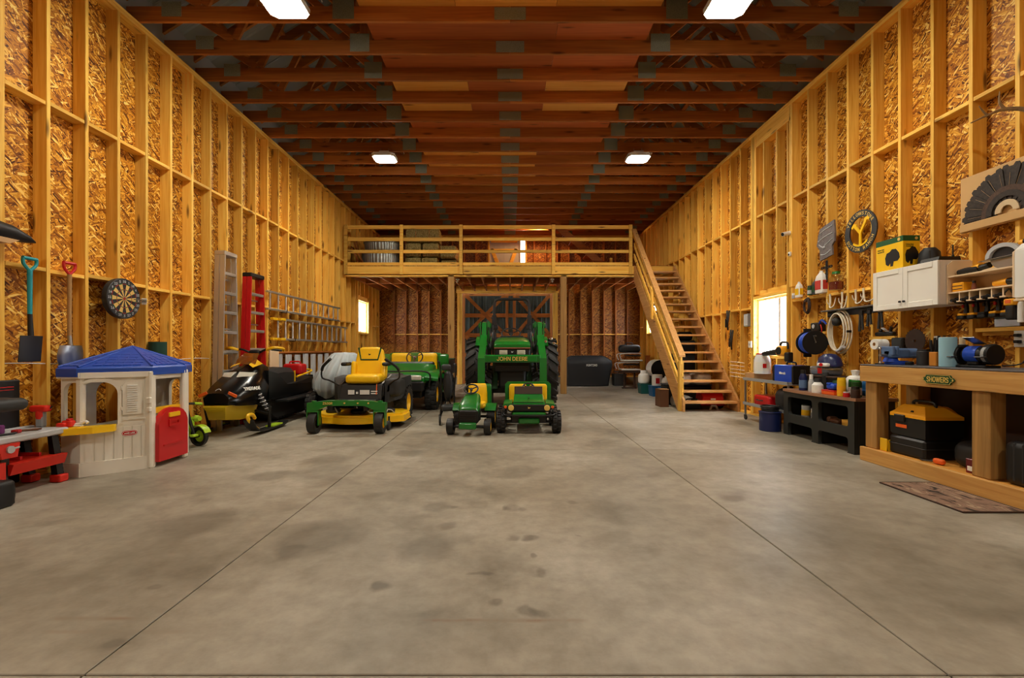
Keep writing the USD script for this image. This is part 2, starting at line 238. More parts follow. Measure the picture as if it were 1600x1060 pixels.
# ---- walls: plates, studs, blocking and strand-board sheets, each a part ----
def sheets(t, u0, u1, z0, z1, holes, make, mat):
    """1.22 m wide sheets, cut round the holes"""
    u = u0; k = 0
    while u < u1-.01:
        ue = min(u+1.2192, u1); zz = [z0, 1.9, 4.3, z1] if k % 2 else [z0, 2.44, z1]
        for a, b in zip(zz[:-1], zz[1:]):
            g = sg.box(u+.0015, a+.0015, ue-.0015, b-.0015)
            for h in holes: g = g.difference(sg.box(*h))
            for q in getattr(g, 'geoms', [g]):
                if q.area > .01: t.part('strand_board', make(q), mat, smooth=False)
        u = ue; k += 1
def side_wall(name, sgn, W, first, wins, rows):
    t = Thing(name, kind='structure'); xi, xo = W, W+SD
    def b(xa, xb, y0, y1, z0, z1): return bx(*sorted((sgn*xa, sgn*xb)), y0, y1, z0, z1, .002)
    def pc(nm, m, mat): t.part(nm, m, mat, smooth=False)
    holes = [(w[0], w[2], w[1], w[3]) for w in wins]
    sheets(t, Y0, Y1+.15, .0, H+.02, holes, lambda q: prism(q, *sorted((sgn*xo, sgn*(xo+.011))), 'yz'), 'osb_x')
    y = Y0
    while y < Y1:
        ye = min(y+4.2, Y1)
        pc('bottom_plate', b(xi, xo, y, ye, 0, ST), 'pine_y'); pc('top_plate', b(xi, xo, y, ye, H-.076, H-.038), 'pine_y'); pc('top_plate', b(xi, xo, y+.5, min(ye+.5, Y1), H-.037, H), 'pine_y'); y = ye
    pos = []; yy = first-math.floor((first-Y0)/.4064)*.4064
    while yy < Y1-.05: pos.append(yy); yy += .4064
    for y in pos:
        jit = rnd.uniform(-.006, .006); segs = [(ST, H-.076)]
        for w in wins:
            if w[0]-.05 < y+ST/2 < w[1]+.05: segs = [(ST, w[2]-.038), (w[3]+.14, H-.076)]
        for a, c in segs: pc('stud', b(xi+rnd.uniform(0, .004), xo, y+jit, y+jit+ST, a, c), 'pine_z')
    for z in rows:
        for y in pos[:-1]:
            if any(w[0]-.3 < y < w[1] and w[2]-.1 < z < w[3]+.2 for w in wins): continue
            q = rnd.uniform(-.012, .012); pc('block', b(xi+rnd.uniform(.001, .008), xo, y+ST+.003, y+.4064-.003, z+q-ST, z+q), 'pine_y')
    for w in wins:       # framing round the window
        for y in (w[0]-ST, w[1]): pc('jack_stud', b(xi-.002, xo, y, y+ST, ST, H-.08), 'pine_z')
        pc('sill_plate', b(xi-.003, xo, w[0], w[1], w[2]-.036, w[2]), 'pine_y'); pc('header', b(xi-.003, xo, w[0], w[1], w[3], w[3]+.038), 'pine_y'); pc('header', b(xi+.05, xo, w[0], w[1], w[3]+.038, w[3]+.14), 'pine_y')
    return t
WINL = [(13.67, 14.68, 1.72, 2.70)]; WINR = [(7.43, 8.45, 1.09, 2.13), (14.02, 15.05, 1.72, 2.70)]
wl = side_wall('wall_left', -1, WL, 5.29, WINL, (2.0, 3.63)); wr = side_wall('wall_right', 1, WR, 6.07, WINR, (1.99, 3.63))
def wbox(y0, y1, z0, z1): return bx(WR-.004, WR+SD, y0, y1, z0, z1, .002)
for y in (7.27, 7.31, 8.34, 8.38): wr.part('jack_stud', bx(WR-.012, WR+SD, y-.0, y+ST, 2.2, H-.08, .002), 'pine_z', smooth=False)
wr.part('header', bx(WR-.012, WR+SD, 7.31, 8.36, 4.86, 4.90, .002), 'pine_y', smooth=False); wr.part('header', bx(WR-.008, WR+SD, 7.31, 8.36, 4.90, H-.08, .002), 'pine_y', smooth=False)
def window(i, sgn, W, w, mull):
    t = Thing(f'window_{i}', kind='structure'); xo = W+.11; y0, y1, z0, z1 = w
    def b(xa, xb, *r): return bx(*sorted((sgn*xa, sgn*xb)), *r, .004)
    fr = t.part('window_frame', C(b(xo-.03, xo+.05, y0, y0+.05, z0, z1), b(xo-.03, xo+.05, y1-.05, y1, z0, z1), b(xo-.03, xo+.05, y0+.05, y1-.05, z0, z0+.05), b(xo-.03, xo+.05, y0+.05, y1-.05, z1-.05, z1)), 'whitegloss')
    t.part('mullion', b(xo-.02, xo+.04, mull-.025, mull+.025, z0+.05, z1-.05), 'whitegloss')
    for a, c in ((y0+.05, mull-.025), (mull+.025, y1-.05)): t.part('pane', b(xo+.006, xo+.012, a, c, z0+.05, z1-.05), 'pane', smooth=False)
    t.part('window_liner', C(b(W+.0, xo-.03, y0, y0+.012, z0, z1), b(W, xo-.03, y1-.012, y1, z0, z1), b(W, xo-.03, y0, y1, z0, z0+.012), b(W, xo-.03, y0, y1, z1-.012, z1)), 'pine_y')
window(1, 1, WR, WINR[0], 7.78); window(2, 1, WR, WINR[1], 14.53); window(3, -1, WL, WINL[0], 14.17)
# back wall with the big door opening below the loft and a small loft door above
wb = Thing('wall_back', kind='structure'); DX0, DX1, DZ = X(722, 16), X(864, 16), Z(458, 16)
LX0, LX1, LZ0, LZ1 = -.72, .54, 3.58, 5.10
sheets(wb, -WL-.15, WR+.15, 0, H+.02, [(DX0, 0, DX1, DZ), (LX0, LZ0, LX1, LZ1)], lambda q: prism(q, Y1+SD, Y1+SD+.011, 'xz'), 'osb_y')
bp = [X(500+60/5.8875+k*18.26+360+.0, 16) for k in range(-24, 8)]
for x in bp:
    if x < -WL+.05 or x > WR-.05: continue
    segs = [(.30, 3.24), (3.30, H-.08)]
    if DX0-.05 < x+.02 < DX1+.05: segs = [(DZ+.28, H-.08)]
    if LX0-.05 < x+.02 < LX1+.05: segs = [(DZ+.28, LZ0-.04)]
    for a, c in segs: wb.part('stud', bx(x, x+ST, Y1, Y1+SD, a, c, .002), 'truss_z', smooth=False)  # back studs use the darkened pine, shade painted into the timber
    if not (DX0-.45 < x < DX1): wb.part('block', bx(x+ST+.003, x+.4034, Y1, Y1+SD, 1.72, 1.72+ST, .002), 'pine_x', smooth=False)
for a, c in ((-WL, DX0-.04), (DX1+.04, WR)): wb.part('bottom_plate', bx(a, c, Y1, Y1+SD, .26, .30, .002), 'pine_x', smooth=False); wb.part('foundation', bx(a, c, Y1-.01, Y1+.15, 0, .26, .004), 'plinth', smooth=False)
wb.part('top_plate', bx(-WL, WR, Y1, Y1+SD, H-.078, H, .002), 'pine_x', smooth=False)
wb.part('header', bx(DX0-.2, DX1+.2, Y1-.02, Y1+SD, DZ+.0, DZ+.24, .003), 'pine_x', smooth=False)
for x in (DX0-.17, DX0-.085, DX1, DX1+.085): wb.part('jack_stud', bx(x, x+.08, Y1-.02, Y1+SD, 0, DZ, .003), 'pine_z', smooth=False)
for x in (LX0-.04, LX1): wb.part('jack_stud', bx(x, x+.04, Y1-.01, Y1+SD, LZ0-.04, LZ1+.04, .003), 'pine_z', smooth=False)
wb.part('header', bx(LX0-.04, LX1+.04, Y1-.01, Y1+SD, LZ1, LZ1+.04, .003), 'pine_x', smooth=False)
# sliding barn door seen through the opening: corrugated sheet on a braced timber frame
d1 = Thing('door_1', kind='structure'); yd = Y1+.30
rib = []; x = DX0-.3
while x < DX1+.3:
    rib += [(x, yd+.10), (x+.05, yd+.10), (x+.065, yd+.082), (x+.085, yd+.082), (x+.10, yd+.10)]; x += .15
for k in range(4):
    xa = DX0-.3+k*(DX1-DX0+.6)/4; xb = xa+(DX1-DX0+.6)/4+.05; rr = [p for p in rib if xa-1e-6 <= p[0] <= xb+1e-6]
    d1.part('metal_sheet', prism(rr+[(p[0], p[1]+.004) for p in rr[::-1]], 0, DZ+.3, 'xy'), 'doormetal', smooth=False)
for z in (.12, 1.02, 1.72, 2.42, DZ+.0): d1.part('rail', bx(DX0-.25, DX1+.25, yd, yd+.04, z-.07, z+.07, .003), 'truss_x', smooth=False)
for x, w in ((DX0-.02, .1), (-.16, .1), (.10, .1), (DX1-.08, .1)): d1.part('stile', bx(x, x+w, yd-.035, yd+.005, 0, DZ+.1, .003), 'truss_z', smooth=False)
for xa, xb in ((DX0+.1, -.18), (.2, DX1-.1)):
    for z0, z1 in ((1.74, DZ-.05), (.2, 1.68)):
        for s in (0, 1):
            p, q = np.array((xa, z0 if s else z1)), np.array((xb, z1 if s else z0)); dv = (q-p)/np.linalg.norm(q-p); nv = np.array((-dv[1], dv[0]))*.06
            d1.part('brace', prism([p+nv, p-nv, q-nv, q+nv], yd-.03+.032*s, yd+.002+.03*s, 'xz'), 'truss_x', smooth=False)
# loft door: pale boards with a pine V brace, standing open by a glazed strip
d2 = Thing('door_2', kind='structure')
for k in range(6):
    xa = LX0+k*.179; d2.part('board', bx(xa, xa+.179, Y1+.07, Y1+.10, LZ0, LZ1-.02, .004), 'lightgray', smooth=False)
for p, q in (((LX0+.08, 4.72), (-.20, 3.62)), ((.22, 4.72), (-.20, 3.62)), ((LX0+.05, 4.66), (.25, 4.66)), ((LX0+.05, 5.0), (.25, 5.0))):
    p, q = np.array(p), np.array(q); dv = (q-p)/np.linalg.norm(q-p); nv = np.array((-dv[1], dv[0]))*.06; d2.part('brace', prism([p+nv, p-nv, q-nv, q+nv], Y1+.03, Y1+.07, 'xz'), 'pine_x', smooth=False)
d2.part('pane', bx(.36, LX1-.02, Y1+.08, Y1+.086, LZ0, LZ1-.02), 'pane', smooth=False)
d2.part('door_frame', C(bx(.335, .365, Y1+.03, Y1+.11, LZ0, LZ1, .003), bx(LX1-.025, LX1, Y1+.03, Y1+.11, LZ0, LZ1, .003), bx(LX0, LX1, Y1+.03, Y1+.11, LZ1-.03, LZ1, .003)), 'whitegloss')
# the wall behind the camera
wf = Thing('wall_front', kind='structure'); sheets(wf, -WL-.15, WR+.15, 0, H+.02, [], lambda q: prism(q, Y0-.011, Y0, 'xz'), 'osb_y')
# ---- outer siding behind the sheets ----
def siding(t, g, make): t.part('siding', make(g), 'siding', smooth=False)
M['siding'] = flat('outer_siding', (150, 150, 146), .6)
for t, sgn, W, wins in ((wl, -1, WL, WINL), (wr, 1, WR, WINR)):
    g = sg.box(Y0-.2, -.1, Y1+.5, 5.8)
    for w in wins: g = g.difference(sg.box(w[0], w[2], w[1], w[3]))
    siding(t, g, lambda q: prism(q, *sorted((sgn*(W+SD+.03), sgn*(W+SD+.05))), 'yz'))
siding(wb, sg.box(-WL-.2, -.1, WR+.2, H+.1).difference(sg.box(DX0, -.2, DX1, DZ)).difference(sg.box(LX0, LZ0, LX1, LZ1)), lambda q: prism(q, Y1+SD+.03, Y1+SD+.05, 'xz'))
siding(wf, sg.box(-WL-.2, -.1, WR+.2, H+.1), lambda q: prism(q, Y0-.05, Y0-.03, 'xz'))
# ---- roof: attic trusses, plywood attic deck, purlins and metal sheets ----
def beam(p, q, w, h, y0, y1):
    p, q = np.array(p, float), np.array(q, float); dv = (q-p)/np.linalg.norm(q-p); nv = np.array((-dv[1], dv[0]))*h/2
    return prism([p+nv, p-nv, q-nv, q+nv], y0, y1, 'xz')
RB, RT = WR+SD+.05, 8.5   # eave half width, ridge height
tr = Thing('roof_truss', 'timber attic truss with nailed steel plates spanning the shop ceiling', 'roof truss', (0, 5.58, 0), group='roof trusses in a row across the ceiling')
sl = (RT-5.55)/RB
def tz(x): return RT-abs(x)*sl
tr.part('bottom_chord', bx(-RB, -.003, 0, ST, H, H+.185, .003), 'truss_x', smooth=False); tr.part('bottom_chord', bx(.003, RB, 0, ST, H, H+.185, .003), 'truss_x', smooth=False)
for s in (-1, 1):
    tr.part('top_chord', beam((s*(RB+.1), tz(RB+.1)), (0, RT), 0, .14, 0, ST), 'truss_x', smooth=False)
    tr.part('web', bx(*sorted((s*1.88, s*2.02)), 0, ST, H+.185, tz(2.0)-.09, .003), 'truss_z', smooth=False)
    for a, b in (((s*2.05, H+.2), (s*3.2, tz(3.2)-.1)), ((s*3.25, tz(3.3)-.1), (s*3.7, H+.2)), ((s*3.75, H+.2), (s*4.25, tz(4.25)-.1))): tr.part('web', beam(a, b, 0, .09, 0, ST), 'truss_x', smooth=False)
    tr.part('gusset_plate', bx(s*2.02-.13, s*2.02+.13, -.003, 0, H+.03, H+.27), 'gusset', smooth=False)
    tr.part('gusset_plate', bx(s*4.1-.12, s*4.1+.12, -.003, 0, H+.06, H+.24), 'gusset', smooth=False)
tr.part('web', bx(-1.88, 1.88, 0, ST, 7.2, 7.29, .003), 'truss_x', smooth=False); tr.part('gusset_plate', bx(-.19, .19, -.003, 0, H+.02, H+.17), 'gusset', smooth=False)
for k in range(-9, 18):
    if k: copy(tr, 'timber attic truss with nailed steel plates spanning the shop ceiling', (0, 5.58+k*.6096, 0))
ce = Thing('ceiling', kind='structure')
for j in range(17):
    ya = Y0+j*1.2192; xs_ = [-1.83, -.66, 0.56, 1.83] if j % 2 else [-1.83, .61, 1.83]
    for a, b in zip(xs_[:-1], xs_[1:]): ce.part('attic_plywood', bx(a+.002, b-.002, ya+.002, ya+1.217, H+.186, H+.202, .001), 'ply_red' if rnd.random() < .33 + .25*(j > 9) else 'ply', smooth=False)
for s in (-1, 1):
    for k in range(9):
        xa = s*(.3+k*.56); z = tz(xa)+.08; ce.part('purlin', bx(xa-.045, xa+.045, Y0, 16.6, z, z+.04), 'truss_y', smooth=False)
    for j in range(23):
        ya = Y0+j*.91; sec = [(ya+a, b) for a, b in ((0, 0), (.2, 0), (.22, .02), (.25, .02), (.27, 0), (.5, 0), (.52, .02), (.55, .02), (.57, 0), (.86, 0), (.88, .02), (.912, .02), (.925, -.003))]
        v = [(s*xx, y, RT-xx*sl+.16+d) for xx in (0., RB+.35) for y, d in sec]; nn = len(sec); f = []
        for i in range(nn-1): f += [(i, i+1, nn+i+1), (i, nn+i+1, nn+i)]
        ce.part('roof_sheet', trimesh.Trimesh(v, f, process=False), 'roofmetal', smooth=False)
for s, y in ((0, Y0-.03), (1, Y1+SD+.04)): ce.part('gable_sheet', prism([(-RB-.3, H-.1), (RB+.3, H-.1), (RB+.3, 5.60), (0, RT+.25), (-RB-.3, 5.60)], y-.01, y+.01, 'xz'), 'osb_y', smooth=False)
for s in (-1, 1): ce.part('eave_board', bx(*sorted((s*(RB+.06), s*(RB+.08))), Y0, 16.6, H-.1, 5.72), 'osb_x', smooth=False)
# ---- lamps ----
lamps = [(-2.5, 5.1), (2.42, 5.1), (-2.5, 9.2), (2.55, 9.2), (-2.5, -.5), (2.5, -.5)]
names = ['white LED bay lamp at the top edge, left of the centre', 'white LED bay lamp at the top edge, right of the centre', 'glowing white LED bay lamp hung from the farther trusses, left one', 'glowing white LED bay lamp hung from the farther trusses, right one']
lt = None
for i, (x, y) in enumerate(lamps):
    loc = (x, y, 5.02)
    if lt is None:
        lt = Thing('bay_lamp', names[0], 'lamp', loc, group=None)
        o = [(.21, .13), (.15, .19), (-.15, .19), (-.21, .13), (-.21, -.13), (-.15, -.19), (.15, -.19), (.21, -.13)]
        lt.part('housing', C(prism([(a*1.08, b*1.08) for a, b in o], .02, .05, 'xy'), bx(-.1, .1, -.08, .08, .05, .13, .01)), 'lampbody')
        lt.part('lens', prism([(a*.95, b*.95) for a, b in o], -.024, .02, 'xy'), 'lens', smooth=False)
        lt.part('rim', prism(sg.Polygon(o).buffer(.012).difference(sg.Polygon(o).buffer(-.008)), -.012, .02, 'xy'), 'lampbody', smooth=False)
        lt.part('hanger', C(cyl((-.08, 0, .13), (-.08, 0, .2), .004, 6), cyl((.08, 0, .13), (.08, 0, .2), .004, 6)), 'steel')
        lt.part('power_cable', tube(curve([(.05, .05, .12), (.16, .12, .2), (.3, .14, .24), (.34, .2, .18)], 16), .006, 6), 'white')
    else: copy(lt, names[i] if i < 4 else 'white LED bay lamp behind the camera' , loc, group=None if i < 4 else 'bay lamps behind the camera')
# ================= loft and stairs =================
YL, DK = 12.5, 3.49
lo = Thing('loft_platform', 'pine storage loft on two square posts with board railing across the back of the shop', 'loft')
def lp(nm, *b, mat='pine_x', e=.003): return lo.part(nm, bx(*b, e), mat, smooth=False)
for a, c in ((-WL+.005, -1.33), (-1.33, 1.175), (1.175, 3.30), (3.30, WR-.005)): lp('rim_board', a, c-.002, YL, YL+.038, DK-.02-.21, DK-.018)
x = -WL+.01
while x < WR-.05: lp('joist', x, x+ST, YL+.04, Y1-.001, DK-.25, DK-.019, mat='truss_y'); x += .4064  # joists use the darkened pine to paint in the shade of the underside
x = -WL+.05
while x < WR-.4: lp('blocking', x, x+.364, 14.2, 14.238, DK-.245, DK-.02, mat='truss_x'); x += .4064
for j in range(8):
    xa = -WL+.005+j*1.2192; xb = min(xa+1.217, WR-.005)
    if xb > xa: lp('deck_sheet', xa, xb, YL, YL+2.44, DK-.018, DK, mat='osb_y', e=0); lp('deck_sheet', xa, xb, YL+2.443, Y1-.001, DK-.018, DK, mat='osb_y', e=0)
for x in (-1.61, 1.46): lp('support_post', x-.082, x+.082, YL+.04, YL+.204, 0, DK-.25, mat='old_y', e=.006)
lp('beam', -WL+.01, WR-.01, YL+.04, YL+.2, DK-.29, DK-.25)
px_ = [-4.45, -2.94, -1.33, 1.175, 3.265]
for x in px_: lp('railing_post', x-.045, x+.045, YL-.05, YL-.001, DK-.245, 4.59)
for a, c in zip(px_[:-1], px_[1:]):
    for z0, z1 in ((DK, 3.575), (3.83, 3.915), (4.158, 4.25), (4.485, 4.585)): lp('railing_board', a-.0 if a > -4 else a+.0, c, YL+.0, YL+.036, z0+rnd.uniform(-.006, .006), z1)
st = Thing('loft_staircase', 'open pine staircase with plank handrail climbing along the right wall to the loft', 'stairs')
SX0, SX1 = 3.35, 4.445
def sy(z): return 8.72+.206*z/.194
sd = np.array((.206, .194)); sd /= np.linalg.norm(sd); sn = np.array((-sd[1], sd[0]))
for x in (SX0, SX1-.04):
    a = [(8.92, 0), (9.24, 0), (12.47, 3.06), (12.47, 3.45), (12.40, 3.47), (8.92, .22)]
    st.part('stringer', prism(a, x, x+.04, 'yz'), 'pine_stair', smooth=False)
for k in range(1, 18): st.part('tread', bx(SX0+.04, SX1-.04, sy(.194*k), sy(.194*k)+.27, .194*k-.04, .194*k, .004), 'pine_tread', smooth=False)
nx = SX0-.05
st.part('newel_post', bx(nx, nx+.09, 8.99, 9.08, 0, .98, .005), 'pine_z', smooth=False)
for y in (10.75,): st.part('baluster_post', prism([(y, .55+(y-8.72)*.942-.55), (y+.09, .55+(y-8.72)*.942-.5), (y+.09, (y-8.9)*.942+.95), (y, (y-8.99)*.942+.95)], nx, nx+.045, 'yz'), 'pine_z', smooth=False)
def slope_rail(nm, off, w, xa, xb):
    z0, z1 = .0+off, .0+off+(12.46-8.98)*.965
    st.part(nm, prism([(8.98, z0), (12.46, z1), (12.46, z1+w), (8.98, z0+w)], xa, xb, 'yz'), 'pine_y', smooth=False)
slope_rail('handrail', .92, .14, nx+.02, nx+.058); slope_rail('rail', .32, .12, nx+.045, nx+.08); slope_rail('rail', .62, .12, nx+.045, nx+.08)
st.part('handrail_cap', prism([(8.96, 1.06), (12.46, 1.06+3.5*.965), (12.46, 1.10+3.5*.965), (8.96, 1.10)], nx-.01, nx+.11, 'yz'), 'pine_stair', smooth=False)
for x, w in ((X(715, 13.2), 'left'), (X(863, 13.2), 'right')):
    t = Thing('lamp_holder', f'small bare lamp holder under the loft joists, {w} of the pair', 'lamp holder', (x, 13.2, DK-.25))
    t.part('base', disc((0, 0, -.02), .055, .04, b=.008), 'ceramic'); t.part('bulb', T(lathe([(0, -.11), (.02, -.105), (.032, -.08), (.02, -.045), (.015, -.03), (0, -.03)], 12), 0, 0, 0), 'whitegloss')
t = Thing('loft_bulb', 'added bare warm bulb, unseen between the trusses, standing in for the loft glow', 'lamp', (.95, 15.15, 5.27)); t.part('socket', cyl((0, 0, .05), (0, 0, .095), .025, 12), 'ceramic'); t.part('bulb', ball((0, 0, .015), .04), 'bulb')  # added bulb, hidden from view, stands in for the orange loft glow
# ---- things on the loft ----
def tank(nm, label, loc, L, W, h):
    t = Thing(nm, label, 'stock tank', loc)
    def ring(k, z, n=72): return [((L/2+k)*math.copysign(abs(math.cos(a))**.8, math.cos(a)), (W/2+k)*math.copysign(abs(math.sin(a))**.8, math.sin(a)), z) for a in np.linspace(0, 2*PI, n, endpoint=False)]
    def rib(k, z, n=144): return [((L/2+k+(.006 if i % 3 == 0 else 0))*math.copysign(abs(math.cos(a))**.8, math.cos(a)), (W/2+k+(.006 if i % 3 == 0 else 0))*math.copysign(abs(math.sin(a))**.8, math.sin(a)), z) for i, a in enumerate(np.linspace(0, 2*PI, n, endpoint=False))]
    t.part('wall', skin([rib(-.02, 0), rib(-.01, .05), rib(0, h*.6), rib(.005, h-.03), rib(-.005, h-.03), rib(-.012, h*.6), rib(-.03, .03)]), 'galv', smooth=False)
    r = curve(ring(.012, h-.01), 72, True); t.part('rim', tube(r, .022, 8, True), 'galv', smooth=True); return t
tank('stock_tank', 'ribbed galvanised oval stock tank standing on the loft floor behind the railing', (X(594, 13.5), 13.6, DK), 1.05, .8, .56)
tank('stock_tank', 'shallower galvanised oval stock tank stacked on the one below', (X(596, 13.5), 13.6, DK+.585), 1.0, .74, .26)
def bale(loc, rz, i, label):
    t = Thing('hay_bale', label, 'hay bale', loc, rz)
    m = trimesh.creation.box((.47, 1.0, .40)); 
    for _ in range(4): m = m.subdivide()
    v = m.vertices; d = (meshkit.fbm(v*14+i*7, 3, i)-.5)*.05; m.vertices = v*(1-.06*(np.abs(v/np.array((.235, .5, .2)))**4).sum(1, keepdims=True)/3)+trimesh.Trimesh(v, m.faces, process=False).vertex_normals*d[:, None]; m.apply_translation((0, 0, .2))
    t.part('straw', m, 'hay'); 
    for y in (-.2, .2): t.part('twine', tube([(-.235, y, .0), (-.235, y, .40), (.235, y, .40), (.235, y, .0)], .004, 5, True), 'orange')
M['hay'] = MAT('hay_straw', {'tc': ('texture_coordinate', {}), 'm': ('mapping', dict(scale=(60, 60, 18), rotation=(.5, .3, .2))), 'n': ('noise_texture', dict(scale=1., detail=4, distortion=1.5)), 'r': ('rgb_ramp', {'ramp': [(.3, lin((104, 92, 46))), (.5, lin((176, 160, 94))), (.7, lin((226, 212, 150)))]}), 'b': ('bump', dict(strength=.8, distance=.02)), 'p': ('principled_bsdf', dict(roughness=.85))},
    [('tc.object', 'm.vector'), ('m.vector', 'n.vector'), ('n.fac', 'r.fac'), ('r.color', 'p.base_color'), ('n.fac', 'b.height'), ('b.normal', 'p.normal')])
xb = X(632, 13.4)
for i, (dx, dz, y, rz, lb) in enumerate([(.24, 0, 13.9, 0, 'end-on hay bale in the bottom row, nearest the stock tanks'), (.72, 0, 13.9, 0, 'end-on hay bale in the middle of the bottom row'), (1.22, -.0, 14.2, 4, 'hay bale at the right end of the bottom row, set back'), (.24, .425, 13.9, 0, 'hay bale of the second row, nearest the stock tanks'), (.74, .425, 13.9, 1, 'second-row hay bale carrying the right half of the top bale'), (1.24, .425, 14.2, -3, 'hay bale at the right end of the second row, set back'), (.52, .85, 13.65, 90, 'single hay bale lying crosswise on top of the stack')]): bale((xb+dx, y, DK+dz), rz, i, lb)
for i, (x0, x1, z1, y, w, lb) in enumerate([(-4.1, -4.46, 4.25, 13.05, .14, 'short board leaning on the left wall of the loft, nearest the railing'), (-4.2, -4.46, 4.42, 13.2, .10, 'narrow board leaning at a slant behind the loft railing'), (-4.2, -4.46, 4.1, 12.9, .19, 'wide offcut board propped at the left end of the loft')]):
    t = Thing('leaning_board', lb, 'board', (0, y, 0)); p, q = np.array((x0, DK+.02)), np.array((x1+.02, z1)); dv = (q-p)/np.linalg.norm(q-p); nv = np.array((-dv[1], dv[0]))*-.019
    t.part('plank', prism([p, q, q-nv, p-nv], 0, w, 'xz'), 'truss_x', smooth=False)
at = Thing('attic_stair', 'steep brown attic stair rising leftward at the right end of the loft', 'stairs', (0, 14.0, 0))
for y in (0, .62): at.part('stringer', beam((3.15, DK+.02), (1.25, 5.12), 0, .2, y, y+.04), 'truss_x', smooth=False)
for k in range(1, 8): at.part('tread', bx(3.12-k*.232-.11, 3.12-k*.232+.11, .04, .62, DK+k*.2, DK+k*.2+.035, .003), 'truss_y', smooth=False)
at.part('newel_post', bx(3.02, 3.1, -.05, .0, DK, DK+.5, .004), 'pine_z', smooth=False)
# ================= vehicles =================
def tyre(R_, w, rim, lugs=0, lug_h=.012, chev=0, n=40):
    """tyre about the x axis with tread lugs; chev leans the lugs into a chevron"""
    p = [(rim, -w*.42), (R_*.86, -w/2), (R_*.96, -w*.46), (R_, -w*.32), (R_, w*.32), (R_*.96, w*.46), (R_*.86, w/2), (rim, w*.42), (rim*.96, w*.3), (rim*.96, -w*.3), (rim, -w*.42)]
    ms = [lathe(p, n, 'x')]
    for i in range(lugs):
        a = 2*PI*i/lugs
        for s in (-1, 1):
            if chev:
                aa = a+(PI/lugs if s > 0 else 0); q = []
                for u, da in ((.02, 0), (.5, chev)):
                    for d in (-.5, .5):
                        for hh in (-.01, lug_h):
                            an = aa+da+d*PI/lugs*.62; q.append((s*u*w, (R_+hh)*math.cos(an), (R_+hh)*math.sin(an)))
                ms.append(trimesh.Trimesh(q, process=False).convex_hull)
            else:
                m = cb((s*w*.24, 0, R_), (w*.36, R_*1.6*PI/lugs*.8, lug_h*2), lug_h*.3); ms.append(R(m, 'x', math.degrees(a)+(180/lugs if s > 0 else 0)))
    return C(*ms)
def wheel(t, nm, loc, R_, w, rimr, rimmat, side=1, hubmat=None, mat='rubber', **k):
    p = t.part(nm, T(tyre(R_, w, rimr, **k), *loc), mat, smooth=30)
    d = lathe([(0, -.02*R_), (rimr*.3, -.02*R_), (rimr*.35, .06*R_), (rimr*.8, .03*R_), (rimr*.95, w*.36), (rimr*1.0, w*.40), (rimr*1.0, -w*.3)], 28, 'x')
    if side < 0: d = R(d, 'z', 180)
    t.part('rim', T(d, *loc), rimmat, parent=p)
    t.part('hub', T(disc((side*w*.12, 0, 0), rimr*.3, w*.3, 'x', 14, .004), *loc), hubmat or rimmat, parent=p)
    return p
def loft_x(secs, n=24):
    """skin over sections [(y, half width, z bottom, z top, squareness)] along y"""
    rings = []
    for y, hw, z0, z1, e in secs:
        rings.append([(hw*math.copysign(abs(math.cos(a))**e, math.cos(a)), y, (z0+z1)/2+(z1-z0)/2*math.copysign(abs(math.sin(a))**e, math.sin(a))) for a in np.linspace(0, 2*PI, n, endpoint=False)])
    return skin(rings)
def pillow(poly, d, r, n=56):
    """a padded panel standing in xz: a rounded outline, swollen front and back"""
    g = sg.Polygon(poly).buffer(-r).buffer(r); rings = []
    for u, k in ((-1, 1.), (-.96, .7), (-.8, .4), (-.45, .08), (0, 0), (.45, .08), (.8, .4), (.96, .7), (1, 1.)):
        e = g.buffer(-k*r*.9).exterior; rings.append([(p.x, u*d/2, p.y) for p in (e.interpolate(i/n, normalized=True) for i in range(n))])
    return skin(rings)
def steering(c, r, tilt, w=.014):
    ring = [(r*math.cos(a), r*math.sin(a), 0) for a in np.linspace(0, 2*PI, 28, endpoint=False)]
    m = C(tube(ring, w, 8, True), disc((0, 0, -.01), r*.22, .03, n=14), *[cyl((0, 0, -.005), (r*math.cos(a), r*math.sin(a), 0), w*.7, 6) for a in (-PI/2, PI/6, 5*PI/6)])
    return T(R(m, 'x', tilt), *c)
DEER = [(0, 0), (.12, .1), (.3, .12), (.5, .05), (.62, .2), (.8, .22), (.9, .42), (.78, .52), (.6, .42), (.36, .44), (.2, .62), (.02, .6), (.1, .45), (.18, .3)]
def badge(c, w, facing='-y'):
    """a small oblong badge with a leaping-animal outline"""
    return T(C(cb((0, 0, 0), (w, .006, w*.8), .002)), *c), T(S(prism([(x-.45, z-.3) for x, z in DEER], -.007, -.003, 'xz'), w*.85, 1, w*.95), *c)
